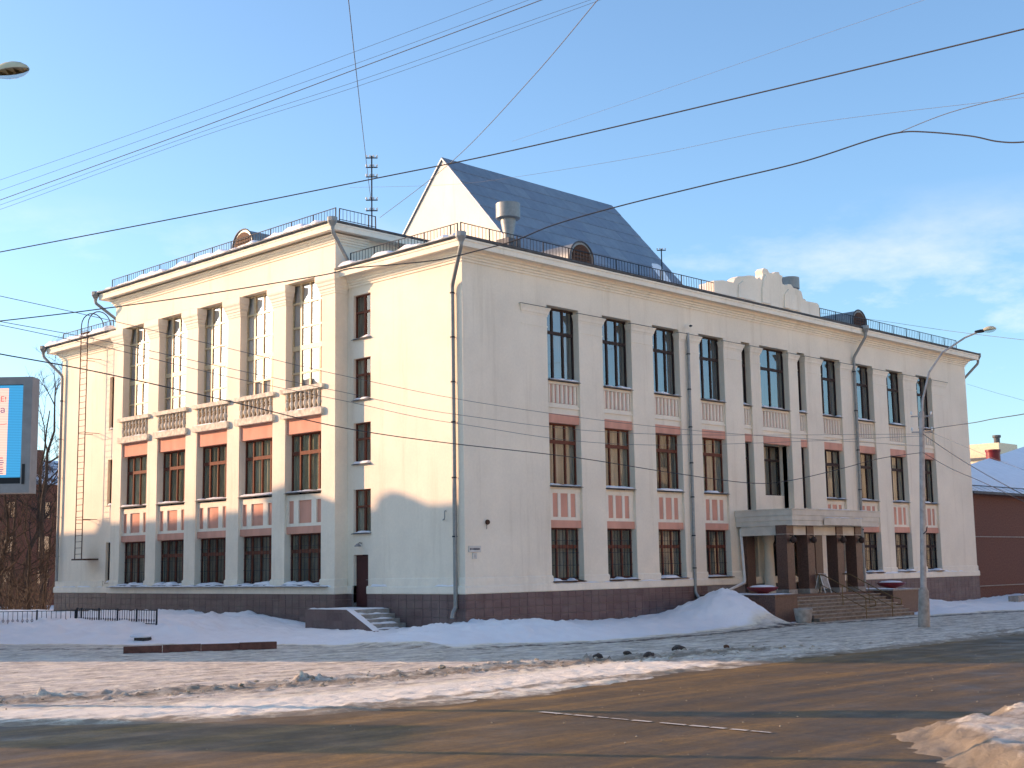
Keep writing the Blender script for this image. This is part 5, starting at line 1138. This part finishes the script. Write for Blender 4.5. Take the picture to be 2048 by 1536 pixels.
# ------------------------------------------------------------------ the street around the viewer
FAC = plain("ochre_render", (0.45, 0.36, 0.24), 0.9, var=0.15)
HX = -20.0; TE = math.tan(SUN_EL); DZ = 20.0 / sin(SUN_AZ) * TE; DY = 20.0 / math.tan(SUN_AZ)
ph = thing("parade_house", "long ochre house across the side street, its gabled roof shading the library base", "house", (-26, 40, 0))
Hh = 4.92 + DZ
sl_ = 13.0 / math.tan(SUN_AZ)
MB().prism([(-33, 8.6 + sl_), (HX, 8.6), (HX, 80), (-33, 80)], 0, Hh - 0.4, 'z').build("wall", FAC, ph)
prf = MB().prism([(-33.3, 8.6 + sl_), (HX + 0.1, 8.4), (HX + 0.1, 80.3), (-33.3, 80.3)], Hh - 0.4, Hh, 'z').build("roof", SNOWROOF, ph)
def roof_piece(prof, name, thick=0.9):
    MB().prism([(y + DY, z + DZ) for y, z in prof], HX - thick, HX, 'x').build(name, FAC, prf)
roof_piece([(29.75, 4.4), (29.6, 4.95), (29.2, 5.0), (29.0, 5.25), (28.5, 5.62), (28.0, 5.66), (26.6, 5.12), (26.5, 4.4)], "gable")
roof_piece([(11.9, 4.4), (11.85, 5.15), (11.2, 5.25), (11.15, 5.38), (11.9, 5.5), (11.85, 5.68), (10.6, 6.02), (9.7, 6.14), (8.6, 5.9), (7.2, 5.52), (6.2, 5.25), (6.0, 4.4)], "gable")
roof_piece([(16.0, 4.5), (15.9, 5.12), (11.9, 5.10), (11.9, 4.5)], "parapet")
roof_piece([(6.2, 4.4), (6.2, 5.22), (-7, 5.26), (-7, 4.4)], "parapet")
roof_piece([(5.5, 4.4), (5.45, 5.5), (5.1, 5.75), (4.6, 5.88), (4.0, 5.86), (3.5, 5.66), (3.2, 5.4), (3.1, 4.4)], "round_dormer")
roof_piece([(0.35, 4.4), (0.3, 5.75), (0.0, 5.9), (-0.8, 5.9), (-0.8, 4.4)], "chimney")
windows_on(ph, HX, 10, 78, 1.5, 4, 22, 'x', 1, 1.2, 1.7, 3.0)
kh = thing("unseen_shading_house", "narrow ochre house added out of view to shade the near road", "house", (-45, 14, 0))  # unseen house, narrowed and aligned with the sun to cast a shadow band
nrm = Vector((cos(SUN_AZ), sin(SUN_AZ), 0)); sdir = Vector((-sin(SUN_AZ), cos(SUN_AZ), 0))
def pl_(w, s): v = nrm * w + sdir * s; return (v.x, v.y)
pa = [pl_(-27.5, 24), pl_(-30.6, 24), pl_(-30.6, 42), pl_(-27.5, 42)]
MB().prism(pa, 0, 7.8, 'z').build("wall", FAC, kh); MB().prism([pl_(-27.3, 23.7), pl_(-30.8, 23.7), pl_(-30.8, 42.3), pl_(-27.3, 42.3)], 7.8, 8.2, 'z').build("roof", SNOWROOF, kh)
ob = thing("unseen_opposite_block", "cream four storey block added out of view, mirrored in the library windows and brightening its street wall", "building", (60, -58, 0))  # unseen block, brought nearer and made pale to bounce light onto the library
BOUNCE = plain("bounce_cream_render", (0.74, 0.62, 0.46), 0.9, var=0.12)  # cream kept pale for the warm bounced light
MB().box(-8, 130, -60, -44, 0, 18.0).build("wall", BOUNCE, ob); MB().box(-8.5, 130.5, -60.5, -43.5, 18.0, 18.5).build("roof", SNOWROOF, ob)
windows_on(ob, -44, -6, 128, 2, 5, 24, 'y', 1, 1.6, 1.8, 3.5)
# ------------------------------------------------------------------ overhead wires
CABLE = plain("black_cable", (0.040, 0.040, 0.045), 0.7)
WIRE = plain("thin_steel_wire", (0.11, 0.115, 0.125), 0.7)
def at(px, py, dist):
    d = fw + rt * ((px - 1024) / F_PX) - up * ((py - 768) / F_PX); return CAM + d * (dist / sqrt(d.x * d.x + d.y * d.y))
def cable(pts, d0, d1, r, label, mat=WIRE):
    n = len(pts); x0, x1 = pts[0][0], pts[-1][0]; y0, y1 = pts[0][1], pts[-1][1]; tot = sqrt((x1 - x0) ** 2 + (y1 - y0) ** 2)
    P = []
    for k in range(n):
        t = sqrt((pts[k][0] - x0) ** 2 + (pts[k][1] - y0) ** 2) / tot; P.append(at(pts[k][0], pts[k][1], 1 / ((1 - t) / d0 + t / d1)))
    # run the spline through the points
    Q = []
    for k in range(n - 1):
        a, b, c, d = P[max(k - 1, 0)], P[k], P[k + 1], P[min(k + 2, n - 1)]
        for i in range(8):
            t = i / 8; Q.append(0.5 * ((2 * b) + (c - a) * t + (2 * a - 5 * b + 4 * c - d) * t * t + (3 * b - 3 * c + d - a) * t ** 3))
    Q.append(P[-1])
    tag(MB().tube(Q, r, 5).build("overhead_wire", mat, None, 80), label, "wire", "overhead wires")
cable([(-120, 526), (0, 504), (400, 427), (750, 357), (1024, 301), (1500, 190), (2048, 58), (2200, 20)], 34, 20, 0.013, "thick black cable climbing across the sky over the stage gable", CABLE)
cable([(-100, 652), (0, 642), (170, 622), (400, 590), (640, 551), (700, 537), (790, 529), (880, 519), (960, 500), (1030, 481), (1110, 449), (1240, 412), (1420, 368), (1600, 325), (1740, 280), (1800, 265), (1850, 264), (1940, 272), (1995, 283), (2048, 284), (2150, 270)], 32, 22, 0.013, "wavy black cable crossing the attic and humping over the clouds", CABLE)
cable([(-100, 436), (0, 400), (360, 270), (710, 139), (1024, 22), (1200, -45)], 40, 26, 0.010, "dark wire, heaviest of the five slanting over the mast")
cable([(-100, 395), (0, 360), (300, 255), (700, 107), (985, 0), (1100, -45)], 42, 30, 0.005, "thin wire, highest of the five slanting over the mast")
cable([(-100, 412), (0, 381), (400, 238), (710, 128), (1030, 10), (1150, -35)], 42, 30, 0.005, "thin wire just above the heaviest of the five slanting wires")
cable([(-100, 440), (0, 410), (400, 265), (712, 163), (1024, 54), (1180, 0), (1300, -42)], 42, 30, 0.005, "thin wire, upper of the close pair below the heaviest slanting wire")
cable([(-100, 449), (0, 419), (400, 274), (714, 173), (1024, 64), (1200, 0), (1320, -45)], 42, 30, 0.005, "thin wire, lower of the close pair below the heaviest slanting wire")
cable([(690, -60), (697, 0), (712, 140), (735, 345), (742, 400)], 30, 58, 0.012, "wire dropping steeply from above to the roof mast")
cable([(1240, -55), (1195, 0), (1060, 160), (905, 322), (760, 435)], 30, 60, 0.012, "wire slanting down behind the stage gable to the attic")
cable([(1024, 283), (1340, 175), (1600, 85), (1848, 0), (1950, -35)], 60, 34, 0.005, "faint wire rising from the stage ridge to the upper sky")
cable([(700, 375), (886, 370), (1024, 355), (1300, 310), (1600, 250), (2048, 195), (2150, 180)], 55, 30, 0.005, "faint wire passing across the stage gable towards the hump cable")
cable([(1795, 266), (1900, 225), (2048, 186), (2140, 160)], 24, 22, 0.007, "short thin stay rising from the hump of the wavy cable")
cable([(-100, 688), (0, 708), (200, 745), (460, 803), (640, 846), (760, 868), (912, 888), (1150, 915), (1340, 945), (1500, 966), (1580, 961), (1680, 938), (1760, 917), (1846, 905)], 26, 56.5, 0.013, "dark sagging wire from the lamp post across both fronts", CABLE)
cable([(-100, 570), (0, 592), (200, 636), (450, 695), (690, 752), (1000, 812), (1400, 862), (1846, 892)], 26, 56.3, 0.007, "thin wire across both fronts, highest of the low bundle at the lamp post")
cable([(-100, 625), (0, 643), (220, 684), (450, 735), (690, 785), (920, 830), (1300, 868), (1846, 868)], 26, 56.3, 0.007, "thin wire across both fronts ending at the upper insulators of the lamp post")
cable([(-100, 632), (0, 650), (220, 697), (450, 752), (690, 802), (920, 848), (1300, 890), (1846, 872)], 26, 56.3, 0.007, "thin wire across both fronts just under the insulator wires")
cable([(1846, 860), (1900, 852), (1950, 845), (1985, 838), (2048, 828), (2130, 810)], 56.3, 30, 0.012, "black cable rising from the lamp post towards the sky", CABLE)
cable([(1846, 868), (1900, 905), (1960, 942), (2048, 990), (2130, 1030)], 56.3, 34, 0.013, "black cable falling from the lamp post over the snowy brick roof", CABLE)
cable([(1846, 905), (1900, 936), (1960, 962), (2048, 1003), (2130, 1040)], 56.3, 34, 0.011, "lowest black cable falling from the lamp post to the brick eave", CABLE)
cable([(1846, 858), (1930, 893), (1990, 918), (2048, 940), (2120, 965)], 56.3, 34, 0.005, "thin wire falling from the lamp post across the red chimney")
cable([(1640, 626), (1750, 640), (1900, 662), (2048, 680), (2130, 690)], 62, 40, 0.007, "thin wire passing behind the lamp head over the far railing")
cable([(1934, 768), (1990, 785), (2048, 801), (2130, 825)], 64, 45, 0.005, "thin wire leaving the far corner of the library")
